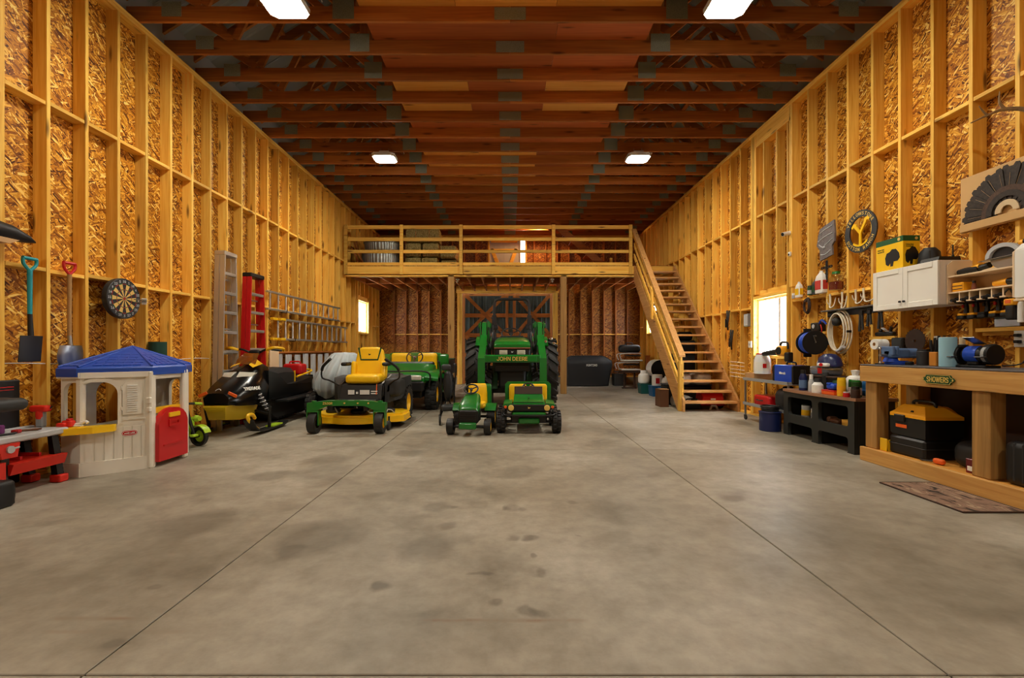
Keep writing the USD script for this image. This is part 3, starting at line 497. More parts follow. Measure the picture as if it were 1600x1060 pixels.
# ---- zero-turn mower ----
t = Thing('riding_mower', 'green and yellow zero-turn mower with yellow seat and wide yellow deck', 'mower', (-2.34, 6.6, 0))
for s in (-1, 1):
    wheel(t, 'caster_wheel', (s*.475, .02, .15), .15, .12, .075, 'jdyellow', s)
    t.part('caster_fork', C(prism([(s*.475-.085, .12), (s*.475-.072, .12), (s*.475-.072, .31), (s*.475+.072, .31), (s*.475+.072, .12), (s*.475+.085, .12), (s*.475+.085, .335), (s*.475-.085, .335)], -.04, .06, 'xz'), cyl((s*.475, .02, .33), (s*.475, .02, .47), .035, 14)), 'jdgreen')
    wheel(t, 'drive_wheel', (s*.50, 1.38, .295), .295, .21, .165, 'jdyellow', s, lugs=22, lug_h=.008, chev=.18)
    t.part('fender', skin([[(s*x, y, z) for x, y, z in r] for r in ([(.34, .75, .36), (.40, .75, .36), (.42, .75, .62), (.34, .75, .66)], [(.34, 1.0, .40), (.55, 1.0, .40), (.56, 1.0, .74), (.34, 1.0, .74)], [(.34, 1.5, .60), (.60, 1.5, .60), (.60, 1.5, .76), (.34, 1.5, .76)], [(.34, 1.72, .4), (.58, 1.72, .4), (.56, 1.72, .62), (.34, 1.72, .62)])]), 'charcoal')
    lev = curve([(s*.36, .78, .60), (s*.43, .74, .66), (s*.52, .68, .72), (s*.60, .62, .76), (s*.605, .6, .86), (s*.56, .56, .95)], 24)
    lp_ = t.part('control_lever', tube(lev, .013, 8), 'black'); t.part('lever_grip', tube(curve([(s*.60, .6, .88), (s*.56, .56, .95), (s*.42, .48, 1.06)], 12), .022, 10), 'black', parent=lp_)
    t.part('armrest', rbox((s*.33, .92, .97), (.10, .28, .06), .03), 'black')
bm = []
sec = [(-.56, .33, .44), (-.40, .34, .46), (-.26, .40, .475), (.26, .40, .475), (.40, .34, .46), (.56, .33, .44)]
bm = skin([[(x, -.03, z0), (x, .08, z0), (x, .08, z1), (x, -.03, z1)] for x, z0, z1 in sec])
t.part('front_axle', bm, 'jdgreen')
t.part('lettering', text_on('Z530R', .032, (-.26, -.035, .437), d=.004), 'gold')
for x in (-.02, .17, .32): t.part('bolt', disc((x, -.035, .44), .012, .014, 'y', 10), 'gold')
for s in (-1, 1): t.part('frame_rail', bx(s*.26-.04, s*.26+.04, .05, 1.6, .32, .42, .008), 'black')
o = [(-.36, .28), (-.45, .30), (-.70, .52), (-.70, .95), (-.5, 1.12), (.55, 1.12), (.70, .95), (.70, .52), (.5, .40), (.30, .26), (.08, .18), (-.10, .18)]
dk = sg.Polygon(o)
t.part('mower_deck', C(prism(dk, .10, .19, 'xy'), prism(dk.buffer(-.03), .19, .225, 'xy'), prism(dk.buffer(.012), .10, .115, 'xy')), 'jdyellow')
for x, y in ((-.42, .6), (0, .5), (.42, .65)): t.part('spindle_cover', disc((x, y, .25), .11, .07, n=20, b=.02), 'black')
for x in (-.58, .52): t.part('gauge_wheel', C(disc((x, .30, .07), .07, .05, 'x', 18, .01), cb((x, .33, .14), (.02, .03, .12))), 'rubber')
t.part('deck_lift', C(*[tube([(s*.22, .12, .36), (s*.24, .3, .26), (s*.3, .5, .23)], .012, 6) for s in (-1, 1)], tube([(.45, .42, .23), (.47, .45, .29), (.52, .47, .28), (.56, .5, .23)], .008, 6)), 'lightgray')
t.part('footrest', C(skin([[(x, .10, .40), (x, .62, .40), (x, .62, .44), (x, .12, .44)] for x in (-.30, .30)]), prism([(.60, .40), (.66, .40), (.74, .64), (.68, .64)], -.32, .32, 'yz')), 'black')
t.part('warning_label', C(cb((-.15, .625, .535), (.10, .006, .07)), cb((.06, .625, .535), (.15, .006, .07)), cb((.21, .625, .55), (.1, .006, .018)), cb((.21, .625, .515), (.1, .006, .018)), cb((-.06, .625, .525), (.035, .006, .035))), 'white')
t.part('seat_base', bx(-.34, .34, .68, 1.5, .45, .66, .03), 'black')
t.part('engine_cover', C(bx(-.40, .42, 1.3, 1.85, .45, .78, .05), rbox((.44, 1.0, .60), (.26, .5, .30), .06)), 'charcoal')
t.part('seat_cushion', rbox((0, .90, .735), (.54, .48, .15), .06), 'jdyellow')
sb = R(pillow([(-.235, -.02), (.235, -.02), (.24, .30), (.21, .46), (.14, .51), (-.14, .51), (-.21, .46), (-.24, .30)], .15, .05), 'x', -8); t.part('seat_back', T(sb, 0, 1.10, .74), 'jdyellow')
for s in (-1, 1): t.part('seat_bolster', T(R(rbox((s*.24, -.05, .12), (.09, .2, .28), .04), 'x', -8), 0, 1.10, .74), 'jdyellow')
pp = [(-.185, -.072, .49), (-.14, -.074, .29), (.14, -.074, .29), (.185, -.072, .49)]
sbp = t.path+'/seat_back'; t.part('piping', T(R(tube(pp, .014, 8), 'x', -8), 0, 1.10, .74), 'jddark', parent=sbp)
b0, b1 = badge((0, -.074, .38), .055); t.part('emblem', T(R(b1, 'x', -8), 0, 1.10, .735), 'black', parent=sbp)
t.part('flag', tube([(.24, .66, .66), (.245, .62, .5)], .008, 6), 'orange')
t.part('roll_hoop_tube', tube([(.30, .75, .66), (.42, .85, .80)], .012, 6), 'lightgray')
# ---- utility vehicle ----
t = Thing('utility_vehicle', 'green two-seat utility vehicle with yellow seats parked behind the zero-turn mower', 'utility vehicle', (-2.17, 8.85, 0))
for s in (-1, 1):
    wheel(t, 'front_wheel', (s*.60, .48, .30), .30, .24, .16, 'jdyellow', s, lugs=20, lug_h=.014)
    for y in (2.0, 2.62): wheel(t, 'rear_wheel', (s*.60, y, .31), .31, .30, .16, 'jdyellow', s, lugs=20, lug_h=.014)
    t.part('headlight', C(rbox((s*.37-.0, -.01, .66), (.20, .06, .10), .03)), 'lampglass')
    t.part('fender', skin([[(s*.46, y, z-.04), (s*.78, y, z-.06), (s*.78, y, z-.02), (s*.46, y, z+.02)] for y, z in ((.02, .66), (.12, .74), (.4, .78), (.85, .80), (1.0, .74))]), 'jdgreen')
    t.part('seat_back', rbox((s*.30, 1.62, .90), (.44, .14, .46), .06), 'jdyellow'); t.part('seat_cushion', rbox((s*.30, 1.40, .66), (.46, .46, .14), .05), 'jdyellow')
    t.part('side_panel', C(rbox((s*.66, 1.62, .83), (.24, .12, .56), .05), *[cb((s*.66, 1.555, z), (.2, .01, .008)) for z in (.78, .92)]), 'jdgreen')
    t.part('side_rail', tube(curve([(s*.70, .95, .74), (s*.72, .95, .35), (s*.72, 1.5, .34), (s*.72, 1.6, .6)], 20), .022, 8), 'jdgreen')
t.part('hood', loft_x([(-.02, .50, .50, .70, .5), (.05, .55, .50, .76, .5), (.35, .58, .55, .82, .45), (.75, .60, .6, .90, .4), (.95, .60, .6, .93, .4)]), 'jdgreen')
t.part('grille', C(bx(-.52, .52, -.05, .1, .40, .60, .03), *[bx(-.3, .3, -.06, -.05, z, z+.02) for z in (.44, .48, .52)]), 'black')
t.part('brush_guard', C(tube(curve([(-.62, -.06, .5), (-.6, -.08, .77), (0, -.09, .79), (.6, -.08, .77), (.62, -.06, .5)], 32), .016, 8)), 'black')
t.part('frame', bx(-.45, .45, .1, 2.9, .26, .40, .02), 'black'); t.part('floor_panel', bx(-.62, .62, .9, 1.6, .38, .42, .01), 'black')
t.part('dashboard', bx(-.56, .56, .88, 1.02, .78, .95, .03), 'black'); t.part('rear_panel', C(rbox((0, 1.74, .93), (1.16, .08, .42), .03)), 'jdgreen')
t.part('steering_wheel', C(steering((.12, 1.05, 1.04), .17, 55), cyl((.12, 1.05, 1.04), (.12, .9, .8), .02, 8)), 'black')
t.part('windshield', T(R(bx(-.55, .75, -.003, .003, 0, .42), 'x', -8), -.1, .90, .90), 'pane')
bdx = t.part('cargo_box', C(bx(-.72, .72, 1.85, 3.1, .62, .66), bx(-.74, -.70, 1.85, 3.1, .62, .95), bx(.70, .74, 1.85, 3.1, .62, .95), bx(-.72, .72, 1.83, 1.87, .62, .95), bx(-.72, .72, 3.08, 3.12, .62, .95)), 'black')
t.part('tailgate_rail', tube([(-.74, 1.84, .97), (.74, 1.84, .97), (.74, 3.1, .97), (-.74, 3.1, .97)], .02, 8, True), 'jddark', parent=bdx)
# ---- tractor with loader ----
t = Thing('farm_tractor', 'large green farm tractor with loader arms and a folding roll bar standing under the loft', 'tractor', (.04, 8.6, 0))
for s in (-1, 1):
    wheel(t, 'rear_wheel', (s*.80, 2.05, .72), .70, .42, .40, 'jdyellow', s, lugs=20, lug_h=.045, chev=.22, n=48)
    wheel(t, 'front_wheel', (s*.50, .42, .42), .40, .24, .22, 'jdyellow', s, lugs=18, lug_h=.03, chev=.22)
    t.part('fender', skin([[(s*x, 2.05-r*math.sin(a), .72+r*math.cos(a)) for x, r in ((.46, .76), (.80, .76), (.80, .79), (.46, .79))] for a in np.linspace(-.9, .75, 8)]), 'jdgreen')
    arm = [(.95, 1.78), (1.06, 1.70), (.92, 1.34), (.08, .92), (-.12, .38), (-.24, .40), (-.16, 1.04), (.68, 1.5), (.80, 1.76)]
    ap = t.part('loader_arm', prism(arm, *sorted((s*.52, s*.61)), 'yz'), 'jdgreen')
    t.part('arm_flange', C(prism([(.68, 1.5), (.70, 1.47), (-.14, 1.02), (-.22, .40), (-.24, .40), (-.17, 1.05)], *sorted((s*.50, s*.63)), 'yz')), 'jdgreen', parent=ap)
    t.part('loader_mast', C(prism([(.74, .5), (1.04, .5), (1.06, 1.75), (.84, 1.78)], *sorted((s*.455, s*.505)), 'yz'), prism([(.74, .5), (1.04, .5), (1.06, 1.75), (.84, 1.78)], *sorted((s*.635, s*.66)), 'yz'), disc((s*.56, .92, 1.70), .05, .26, 'x', 14)), 'jdgreen')
    t.part('hydraulic_cylinder', C(cyl((s*.46, .86, 1.35), (s*.46, .40, .95), .045, 12), cyl((s*.46, .40, .95), (s*.46, .2, .70), .025, 10)), 'black')
    t.part('hydraulic_hose', C(tube(curve([(s*.48, .84, 1.66), (s*.44, .7, 1.5), (s*.47, .72, 1.25), (s*.43, .78, 1.1)], 16), .014, 6), tube(curve([(s*.52, .8, 1.6), (s*.5, .66, 1.4), (s*.43, .62, 1.2), (s*.45, .7, 1.0)], 16), .014, 6)), 'black')
    t.part('grab_handle', tube(curve([(s*.40, 1.35, .95), (s*.42, 1.3, 1.5), (s*.40, 1.45, 1.62)], 12), .018, 8), 'black')
    t.part('headlight', C(cb((s*.165, -.008, 1.155), (.155, .02, .09), .012), cb((s*.165, -.02, 1.155), (.09, .01, .035), .004)), 'lampglass')
    t.part('mount_bracket', prism([(.2, .46), (.5, .40), (.62, .9), (.45, .96)], *sorted((s*.28, s*.38)), 'yz'), 'jddark')
t.part('torque_tube', C(bx(-.52, .52, -.16, -.04, .965, 1.11, .02), bx(-.45, .45, -.175, -.16, .985, 1.09, .004)), 'jdgreen')
t.part('lettering', text_on('JOHN DEERE', .07, (0, -.178, 1.037), d=.006, maxw=.56), 'gold')
hd = [(0.0, .34, 1.22, 1.30, .45), (.06, .345, 1.2, 1.365, .4), (.5, .34, 1.18, 1.43, .4), (1.15, .33, 1.16, 1.47, .4)]
t.part('hood', loft_x(hd), 'jdgreen'); t.part('hood_trim', bx(-.34, .34, -.02, .04, 1.215, 1.245, .008), 'rust')
t.part('grille', C(bx(-.335, .335, .0, 1.1, .80, 1.22, .02), *[bx(-.3, .3, -.008, 0, z, z+.012) for z in np.arange(.84, 1.08, .035)]), 'black')
t.part('emblem', badge((0, -.018, 1.16), .06)[1], 'lightgray')
t.part('engine_block', C(bx(-.26, .26, .1, 1.6, .48, .85, .04), bx(-.34, .34, 1.1, 1.9, .55, 1.0, .04)), 'black'); t.part('front_axle', C(bx(-.45, .45, .34, .50, .36, .50, .03)), 'black'); t.part('rear_axle', C(cyl((-.75, 2.05, .72), (.75, 2.05, .72), .12, 16), bx(-.3, .3, 1.6, 2.4, .5, 1.0, .05)), 'black')
t.part('console', C(bx(-.28, .28, 1.12, 1.3, 1.0, 1.5, .05)), 'black'); t.part('steering_wheel', C(steering((-.02, 1.40, 1.56), .20, 35), cyl((-.02, 1.40, 1.55), (-.02, 1.25, 1.40), .022, 8)), 'black')
t.part('seat', C(rbox((0, 1.95, 1.05), (.5, .45, .14), .05), rbox((0, 2.18, 1.3), (.48, .14, .46), .06)), 'jdyellow')
rb = curve([(-.415, 2.3, 1.2), (-.415, 2.3, 2.0), (-.405, 2.3, 2.30), (-.34, 2.3, 2.385), (-.2, 2.3, 2.395), (0, 2.3, 2.395), (.2, 2.3, 2.395), (.34, 2.3, 2.385), (.405, 2.3, 2.30), (.415, 2.3, 2.0), (.415, 2.3, 1.2)], 60)
rp = t.part('roll_bar', C(tube(rb, .034, 10)), 'black')
for s in (-1, 1): t.part('hinge', C(bx(s*.415-.05, s*.415+.05, 2.25, 2.36, 1.80, 2.02, .01)), 'black', parent=rp)
for s in (-1, 1): t.part('warning_light', C(cb((s*.36, 1.75, 1.72), (.10, .05, .12), .015), cyl((s*.36, 1.76, 1.3), (s*.36, 1.76, 1.7), .012, 6)), 'black')
for x, z in ((.74, 1.38), (.92, 1.34), (.86, 1.44)): t.part('work_light', rbox((x, 1.52, z), (.07, .05, .07), .03), 'chrome')
# ---- ride-on toys ----
t = Thing('pedal_tractor', 'small green and yellow toy pedal tractor in front of the big tractor', 'toy tractor', (-.585, 6.43, 0), -4)
for s in (-1, 1):
    wheel(t, 'front_wheel', (s*.265, .10, .115), .115, .10, .07, 'jdyellow', s, mat='black'); wheel(t, 'rear_wheel', (s*.25, .72, .17), .17, .13, .10, 'jdyellow', s, mat='black', lugs=16, lug_h=.008, chev=.2)
    t.part('rear_fender', skin([[(s*x, .72-r*math.sin(a), .17+r*math.cos(a)) for x, r in ((.16, .19), (.33, .19), (.33, .21), (.16, .21))] for a in np.linspace(-.8, 1.0, 8)]), 'jdgreen')
t.part('hood', loft_x([(.0, .13, .26, .38, .5), (.05, .145, .26, .45, .5), (.3, .135, .28, .53, .5), (.42, .12, .30, .56, .5)]), 'jdgreen'); t.part('hood_edge', C(*[ball((x, .02, .375), .012, n=1) for x in np.linspace(-.12, .12, 9)]), 'jddark')
t.part('grille', C(bx(-.14, .14, -.02, .3, .16, .37, .03), *[bx(-.11, .11, -.028, -.02, z, z+.01) for z in (.22, .25, .28, .31)]), 'black'); t.part('bumper', rbox((0, -.05, .145), (.24, .08, .09), .02), 'jdgreen')
t.part('axle', C(cyl((-.26, .1, .115), (.26, .1, .115), .02, 8), cyl((-.25, .72, .17), (.25, .72, .17), .02, 8), bx(-.08, .08, .1, .75, .14, .24, .02)), 'black')
t.part('seat', C(rbox((.03, .62, .36), (.28, .28, .10), .04), T(R(rbox((0, 0, .16), (.30, .10, .36), .05), 'x', -8), .03, .74, .34)), 'jdyellow'); t.part('rear_panel', C(rbox((.17, .80, .50), (.14, .1, .34), .03)), 'jdgreen')
t.part('steering_wheel', C(steering((-.02, .40, .62), .10, 38, .012), cyl((-.02, .40, .61), (-.02, .34, .48), .014, 8)), 'black')
t = Thing('toy_utility_vehicle', 'battery ride-on toy truck, green with yellow seats and knobbly tyres', 'toy vehicle', (.27, 6.58, 0), -1)
for s in (-1, 1):
    wheel(t, 'front_wheel', (s*.40, .12, .16), .155, .13, .08, 'black', s, mat='black', lugs=18, lug_h=.014); wheel(t, 'rear_wheel', (s*.40, .80, .16), .155, .13, .08, 'black', s, mat='black', lugs=18, lug_h=.014)
    t.part('headlight', disc((s*.255, -.03, .375), .042, .05, 'y', 18, .008), 'gold'); t.part('turn_signal', disc((s*.335, -.01, .385), .022, .04, 'y', 12, .006), 'orange')
    t.part('fender', C(skin([[(s*.24, y, z-.03), (s*.37, y, z-.03), (s*.36, y, z), (s*.24, y, z+.01)] for y, z in ((-.02, .43), (.1, .455), (.3, .455), (.38, .43))])), 'jdgreen')
    t.part('seat_back', rbox((s*.16, .62, .52), (.27, .08, .30), .04), 'jdyellow')
t.part('hood', skin([[(-w, y, z0), (w, y, z0), (w*.96, y, z1), (-w*.96, y, z1)] for y, w, z0, z1 in ((-.02, .235, .36, .43), (.06, .23, .36, .475), (.34, .22, .36, .54), (.36, .22, .36, .54))]), 'jdgreen'); t.part('hood_crease', C(bx(-.006, .006, -.0, .33, .50, .512), bx(-.21, .21, .0, .02, .445, .455)), 'jddark')
t.part('grille', bx(-.30, .30, -.03, .06, .315, .43, .02), 'black'); b0, b1 = badge((0, -.034, .375), .05); t.part('emblem', b1, 'gold'); t.part('front_bumper', C(bx(-.24, .24, -.05, .02, .265, .31, .015)), 'jdgreen'); t.part('brush_bar', tube(curve([(-.34, .06, .30), (-.30, -.05, .27), (.30, -.05, .27), (.34, .06, .30)], 20), .012, 8), 'black')
t.part('skid_plate', bx(-.15, .15, -.02, .06, .145, .225, .015), 'jdgreen'); t.part('chassis', C(bx(-.26, .26, .02, 1.0, .15, .30, .02), cyl((-.4, .12, .16), (.4, .12, .16), .022, 8), cyl((-.4, .8, .16), (.4, .8, .16), .022, 8), *[tube([(s*.12, .05, .2), (s*.33, .10, .24)], .012, 6) for s in (-1, 1)]), 'black')
t.part('windshield', T(R(bx(-.21, .21, -.005, .005, 0, .12, .003), 'x', -20), 0, .33, .535), 'darkbrown'); t.part('roll_frame', prism(sg.Polygon([(-.36, .30), (-.36, .66), (-.32, .70), (.32, .70), (.36, .66), (.36, .30)]).difference(sg.Polygon([(-.31, .2), (-.31, .60), (.31, .60), (.31, .2)])), .68, .73, 'xz'), 'jdgreen'); t.part('rear_panel', bx(-.31, .31, .68, .72, .3, .56, .01), 'jdgreen')
t.part('steering_wheel', C(steering((.0, .46, .63), .085, 40, .012), cyl((0, .46, .62), (0, .4, .5), .012, 8)), 'black'); t.part('horn_ball', ball((.11, .42, .625), .02), 'chrome')
t = Thing('folded_stroller', 'folded dark stroller standing upright by the toy tractor', 'stroller', (-1.0, 7.42, 0), 10)
t.part('frame', C(tube(curve([(-.12, .1, .08), (-.10, .05, .5), (-.13, .0, .95), (-.16, -.06, 1.02)], 20), .014, 8), tube(curve([(.12, .1, .08), (.10, .05, .5), (.13, .0, .9), (.10, -.08, .98)], 20), .014, 8), tube([(-.12, .12, .1), (.1, .04, .75)], .012, 6), tube([(.12, .12, .1), (-.1, .04, .75)], .012, 6)), 'darksteel')
t.part('fabric', loft_x([(-.04, .05, .45, .80, .8), (.0, .075, .42, .86, .8), (.05, .06, .36, .78, .8)]), 'blackfab'); t.part('basket', C(rbox((.0, .0, .27), (.22, .2, .10), .04), rbox((-.03, -.04, .92), (.16, .1, .1), .04)), 'charcoal')
for x in (-.13, .13):
    for y in (-.06, .12): t.part('wheel', disc((x, y, .075), .075, .03, 'x', 18, .008), 'rubber')
# ---- snowmobile ----
t = Thing('snowmobile', 'black snowmobile with yellow belly pan and ski loops parked along the left wall', 'snowmobile', (-4.01, 6.30, 0), 1.5)
def sec_s(y, pts): return [(x, y, z) for x, z in pts]+[(-x, y, z) for x, z in pts[::-1]]
t.part('hood', skin([sec_s(y, [(x*.72, z) for x, z in p]) for y, p in ((-.02, [(.02, .47), (.22, .45), (.24, .54), (.14, .60), (.02, .61)]), (.12, [(.02, .42), (.34, .42), (.37, .54), (.25, .66), (.02, .70)]), (.38, [(.02, .40), (.42, .40), (.44, .56), (.30, .76), (.02, .80)]), (.60, [(.02, .40), (.42, .40), (.44, .60), (.31, .85), (.02, .90)]), (.85, [(.02, .40), (.36, .40), (.40, .64), (.28, .92), (.02, 1.02)]), (1.12, [(.02, .40), (.28, .40), (.30, .66), (.20, .92), (.02, 1.0)]))]), 'blackgloss')
t.part('belly_pan', skin([[(-a, y, z1), (a, y, z1), (b, y, z0), (-b, y, z0)] for y, a, b, z0, z1 in ((-.06, .15, .10, .36, .42), (.0, .17, .11, .24, .44), (.3, .23, .15, .20, .43), (.6, .26, .18, .20, .42))]), 'oliveyellow')
t.part('windshield', skin([[(-w, y, z), (w, y, z), (w, y+.015, z), (-w, y+.015, z)] for y, z, w in ((.70, .98, .15), (.78, 1.08, .14), (.90, 1.15, .11))]), 'amber')
for s in (-1, 1):
    t.part('headlight', skin([[(s*.04, .33, .745), (s*.20, .40, .735), (s*.20, .45, .735), (s*.04, .42, .745)], [(s*.04, .48, .875), (s*.23, .56, .86), (s*.23, .62, .86), (s*.04, .56, .875)]]), 'lampglass')
    t.part('side_trim', skin([[(s*.17, .60, .935), (s*.08, .66, .98), (s*.08, .68, .98), (s*.17, .62, .935)], [(s*.21, .80, .985), (s*.08, .86, 1.055), (s*.08, .88, 1.055), (s*.21, .82, .985)]]), 'yellow')
    t.part('reflector', T(R(cb((0, 0, 0), (.13, .015, .045), .006), 'y', s*25), s*.20, .02, .585), 'orange')
    t.part('ski', skin([[(s*.44-.07, y, z), (s*.44+.07, y, z), (s*.44+.07, y, z+.025), (s*.44-.07, y, z+.025)] for y, z in ((-.02, .22), (.05, .12), (.14, .06), (.3, .03), (.9, .03), (1.02, .06))]), 'black')
    t.part('ski_loop', tube(curve([(s*.44, .22, .07), (s*.44, .06, .17), (s*.44, -.04, .27), (s*.44, -.02, .31), (s*.44, .08, .30), (s*.44, .14, .24)], 24), .024, 8), 'yellow')
    t.part('ski_runner', bx(s*.44-.06, s*.44+.06, .55, .85, .055, .075), 'lime')
    t.part('spindle', C(tube([(s*.44, .55, .05), (s*.47, .50, .36)], .024, 8), tube([(s*.47, .50, .36), (s*.20, .55, .42)], .02, 8), tube([(s*.47, .52, .24), (s*.18, .6, .30)], .02, 8)), 'black')
    sp = t.part('shock', cyl((s*.45, .50, .30), (s*.23, .54, .64), .032, 10), 'darksteel'); d0, d1 = np.array((s*.45, .50, .30)), np.array((s*.23, .54, .64))
    t.part('spring', tube([d0+(d1-d0)*u+.042*np.array((math.cos(u*44), math.sin(u*44), 0)) for u in np.linspace(.1, .8, 60)], .007, 5), 'lightgray', parent=sp)
    t.part('side_panel', skin([[(s*.22, y, z0), (s*(.29), y, z0), (s*.28, y, z1), (s*.20, y, z1)] for y, z0, z1 in ((.85, .42, .88), (1.15, .42, .82), (1.5, .40, .62), (2.5, .46, .58))]), 'blackgloss')
    t.part('running_board', bx(s*.36-.10, s*.36+.10, 1.1, 2.55, .36, .40, .01), 'black')
    t.part('hand_grip', tube([(s*.26, .98, 1.21), (s*.40, 1.04, 1.19)], .02, 8), 'black'); t.part('hand_guard', tube(curve([(s*.22, .92, 1.20), (s*.34, .90, 1.235), (s*.44, .98, 1.22), (s*.42, 1.05, 1.19)], 14), .022, 8), 'yellow')
t.part('lettering', T(R(R(text_on('RENEGADE', .05, (0, 0, 0), d=.012, maxw=.26), 'x', -30), 'z', 60), .285, .34, .64), 'white')
t.part('emblem', T(R(tube([(.035*math.cos(a), .035*math.sin(a), 0) for a in np.linspace(0, 2*PI, 16, endpoint=False)], .007, 6, True), 'x', 55), 0, .03, .63), 'lightgray')
t.part('handlebar', C(tube(curve([(-.38, 1.04, 1.19), (-.2, .97, 1.21), (0, 1.0, 1.14), (.2, .97, 1.21), (.38, 1.04, 1.19)], 24), .016, 8), cyl((0, 1.0, 1.14), (0, 1.0, .95), .03, 10), rbox((0, .98, 1.16), (.16, .08, .08), .03)), 'black')
t.part('seat', skin([sec_s(y, [(.02, .5), (w, .5), (w, z-.08), (w-.06, z), (.02, z+.01)]) for y, w, z in ((1.05, .14, .84), (1.2, .17, .88), (1.6, .19, .90), (1.95, .19, .88), (2.05, .18, .82))]), 'blackfab')
for s in (-1, 1): t.part('seat_stripe', cb((s*.188, 1.98, .70), (.02, .03, .26)), 'yellow')
t.part('tunnel', skin([sec_s(y, [(.02, .40), (.25, .40), (.25, z-.03), (.02, z)]) for y, z in ((1.05, .6), (2.0, .66), (2.65, .72))]), 'black'); t.part('grab_rail', tube(curve([(-.22, 2.0, .72), (-.24, 2.6, .80), (0, 2.75, .82), (.24, 2.6, .80), (.22, 2.0, .72)], 24), .018, 8), 'yellow')
trk = sg.LineString([(1.0, .30), (1.3, .13), (2.5, .13), (2.62, .3), (2.3, .42), (1.3, .45), (1.0, .30)]).buffer(.05); t.part('track', C(prism(sg.Polygon(trk.exterior), -.19, .19, 'yz'), *[bx(-.19, .19, y, y+.03, .05, .085) for y in np.arange(1.35, 2.5, .1)]), 'rubber')
t.part('snow_flap', bx(-.24, .24, 2.66, 2.69, .22, .72, .01), 'black')
t = Thing('fuel_can', 'red plastic fuel can strapped on the tail of the snowmobile', 'fuel can', (-3.99, 8.55, .745), 0)
t.part('body', C(rbox((0, 0, .10), (.34, .26, .20), .04)), 'red'); t.part('handle', tube(curve([(-.1, 0, .2), (-.08, 0, .235), (.08, 0, .235), (.1, 0, .2)], 12), .014, 8), 'red')
# ---- covered motorcycle ----
t = Thing('covered_quad', 'small quad bike under a pale grey fabric cover between snowmobile and mower', 'quad bike', (-3.23, 8.75, 0), 0)
rings = []
for k, (z, a, b, cx) in enumerate(((.38, .27, .60, -.02), (.52, .35, .66, -.02), (.66, .36, .68, .0), (.80, .33, .62, .03), (.92, .29, .54, .06), (1.02, .25, .44, .08), (1.10, .21, .34, .09), (1.145, .16, .24, .09), (1.155, .02, .04, .09))):
    fold = lambda q: (abs(math.sin(7*q+.12*k))+.5*abs(math.sin(11*q+1-.1*k))-.8)*.14*(1-.5*k/8)
    rings.append([(a*(1+fold(q))*math.copysign(abs(math.cos(q))**.8, math.cos(q))+cx, b*(1+fold(q+.4))*math.copysign(abs(math.sin(q))**.8, math.sin(q)), z+(.04*math.sin(5*q) if k == 0 else 0)) for q in np.linspace(0, 2*PI, 128, endpoint=False)])
t.part('cover', skin(rings, True), 'coverfab', smooth=60)
for x in (-.30, .30):
    for y in (-.45, .48): wheel(t, 'wheel', (x, y, .23), .22, .18, .11, 'black', 1 if x > 0 else -1, lugs=16, lug_h=.01)
t.part('chassis', bx(-.3, .3, -.4, .4, .2, .45, .04), 'black')
# ================= left side =================
# ---- playhouse ----
ph = Thing('playhouse', 'cream plastic playhouse with blue shingled roof and red half door', 'playhouse')
PP = [(-3.66, 4.70), (-4.05, 4.34), (-4.26, 4.37), (-4.38, 4.72), (-4.38, 5.28), (-4.10, 5.52), (-3.78, 5.42), (-3.645, 5.14)]
ctr = np.array((-4.04, 4.93)); EV = .985
def wallpoly(i, j, holes, z0=0, z1=EV, th=.035, nm='wall_panel', mat='cream', off=0):
    """a moulded wall between two corners, given in its own plane (u along, z up), holes cut"""
    p, q = np.array(PP[i]), np.array(PP[j]); L = np.linalg.norm(q-p); u = (q-p)/L; nn = np.array((u[1], -u[0]));
    if nn.dot((p+q)/2-ctr) < 0: nn = -nn
    def place(m):
        v = m.vertices.copy(); m = m.copy(); m.vertices = np.c_[p[0]+u[0]*v[:, 0]+nn[0]*v[:, 1], p[1]+u[1]*v[:, 0]+nn[1]*v[:, 1], v[:, 2]]
        if m.volume < 0: m.invert()
        return m
    g = sg.box(0, z0, L, z1)
    for h in holes: g = g.difference(h)
    ph.part(nm, place(prism(g, -th+off, off, 'xz')), mat, smooth=25)
    return L, place
def arch(x0, x1, z0, z1, r): return sg.Polygon([(x0, z0), (x1, z0), (x1, z1-r)]+[(x1-r+r*math.cos(a), z1-r+r*math.sin(a)) for a in np.linspace(0, PI/2, 7)]+[(x0+r-r*math.cos(a), z1-r+r*math.sin(a)) for a in np.linspace(PI/2, 0, 7)]+[(x0, z1-r)])
L, pl = wallpoly(1, 0, [arch(-.02, .27, .47, .89, .12)])
ph.part('wall_trim', pl(C(*[prism(sg.box(a+.004, .12, a+.066, .44), -.0, .008, 'xz') for a in (.03, .10, .17, .24, .31, .38, .45)], prism(sg.box(0, .0, L+.02, .13), 0, .022, 'xz'), prism(sg.box(.27, .505, L-.03, .52), 0, .014, 'xz'), prism(sg.box(0, .93, L+.01, EV), 0, .03, 'xz'), prism(arch(-.03, .30, .47, .93, .14).difference(arch(-.05, .27, .4, .89, .12)), 0, .018, 'xz'))), 'cream')
shp = pl(C(prism(arch(.305, .455, .56, .90, .07), .0, .022, 'xz'), *[cb((.30, .01, z), (.018, .03, .035), .004) for z in (.62, .82)])); sh = ph.part('shutter', shp, 'cream'); ph.part('louvres', pl(C(*[R(cb((.38, .026, z), (.08, .014, .012)), 'x', 0) for z in np.arange(.595, .86, .021)])), 'white', parent=sh)
ov = sg.LineString([(.325, .375), (.395, .375)]).buffer(.030); lg = ph.part('badge', pl(prism(ov, .006, .012, 'xz')), 'white'); ph.part('badge_ring', pl(prism(ov.buffer(-.005).difference(ov.buffer(-.009)), .012, .014, 'xz')), 'red', parent=lg); ph.part('badge_centre', pl(prism(ov.buffer(-.013), .012, .0135, 'xz')), 'red', parent=lg)
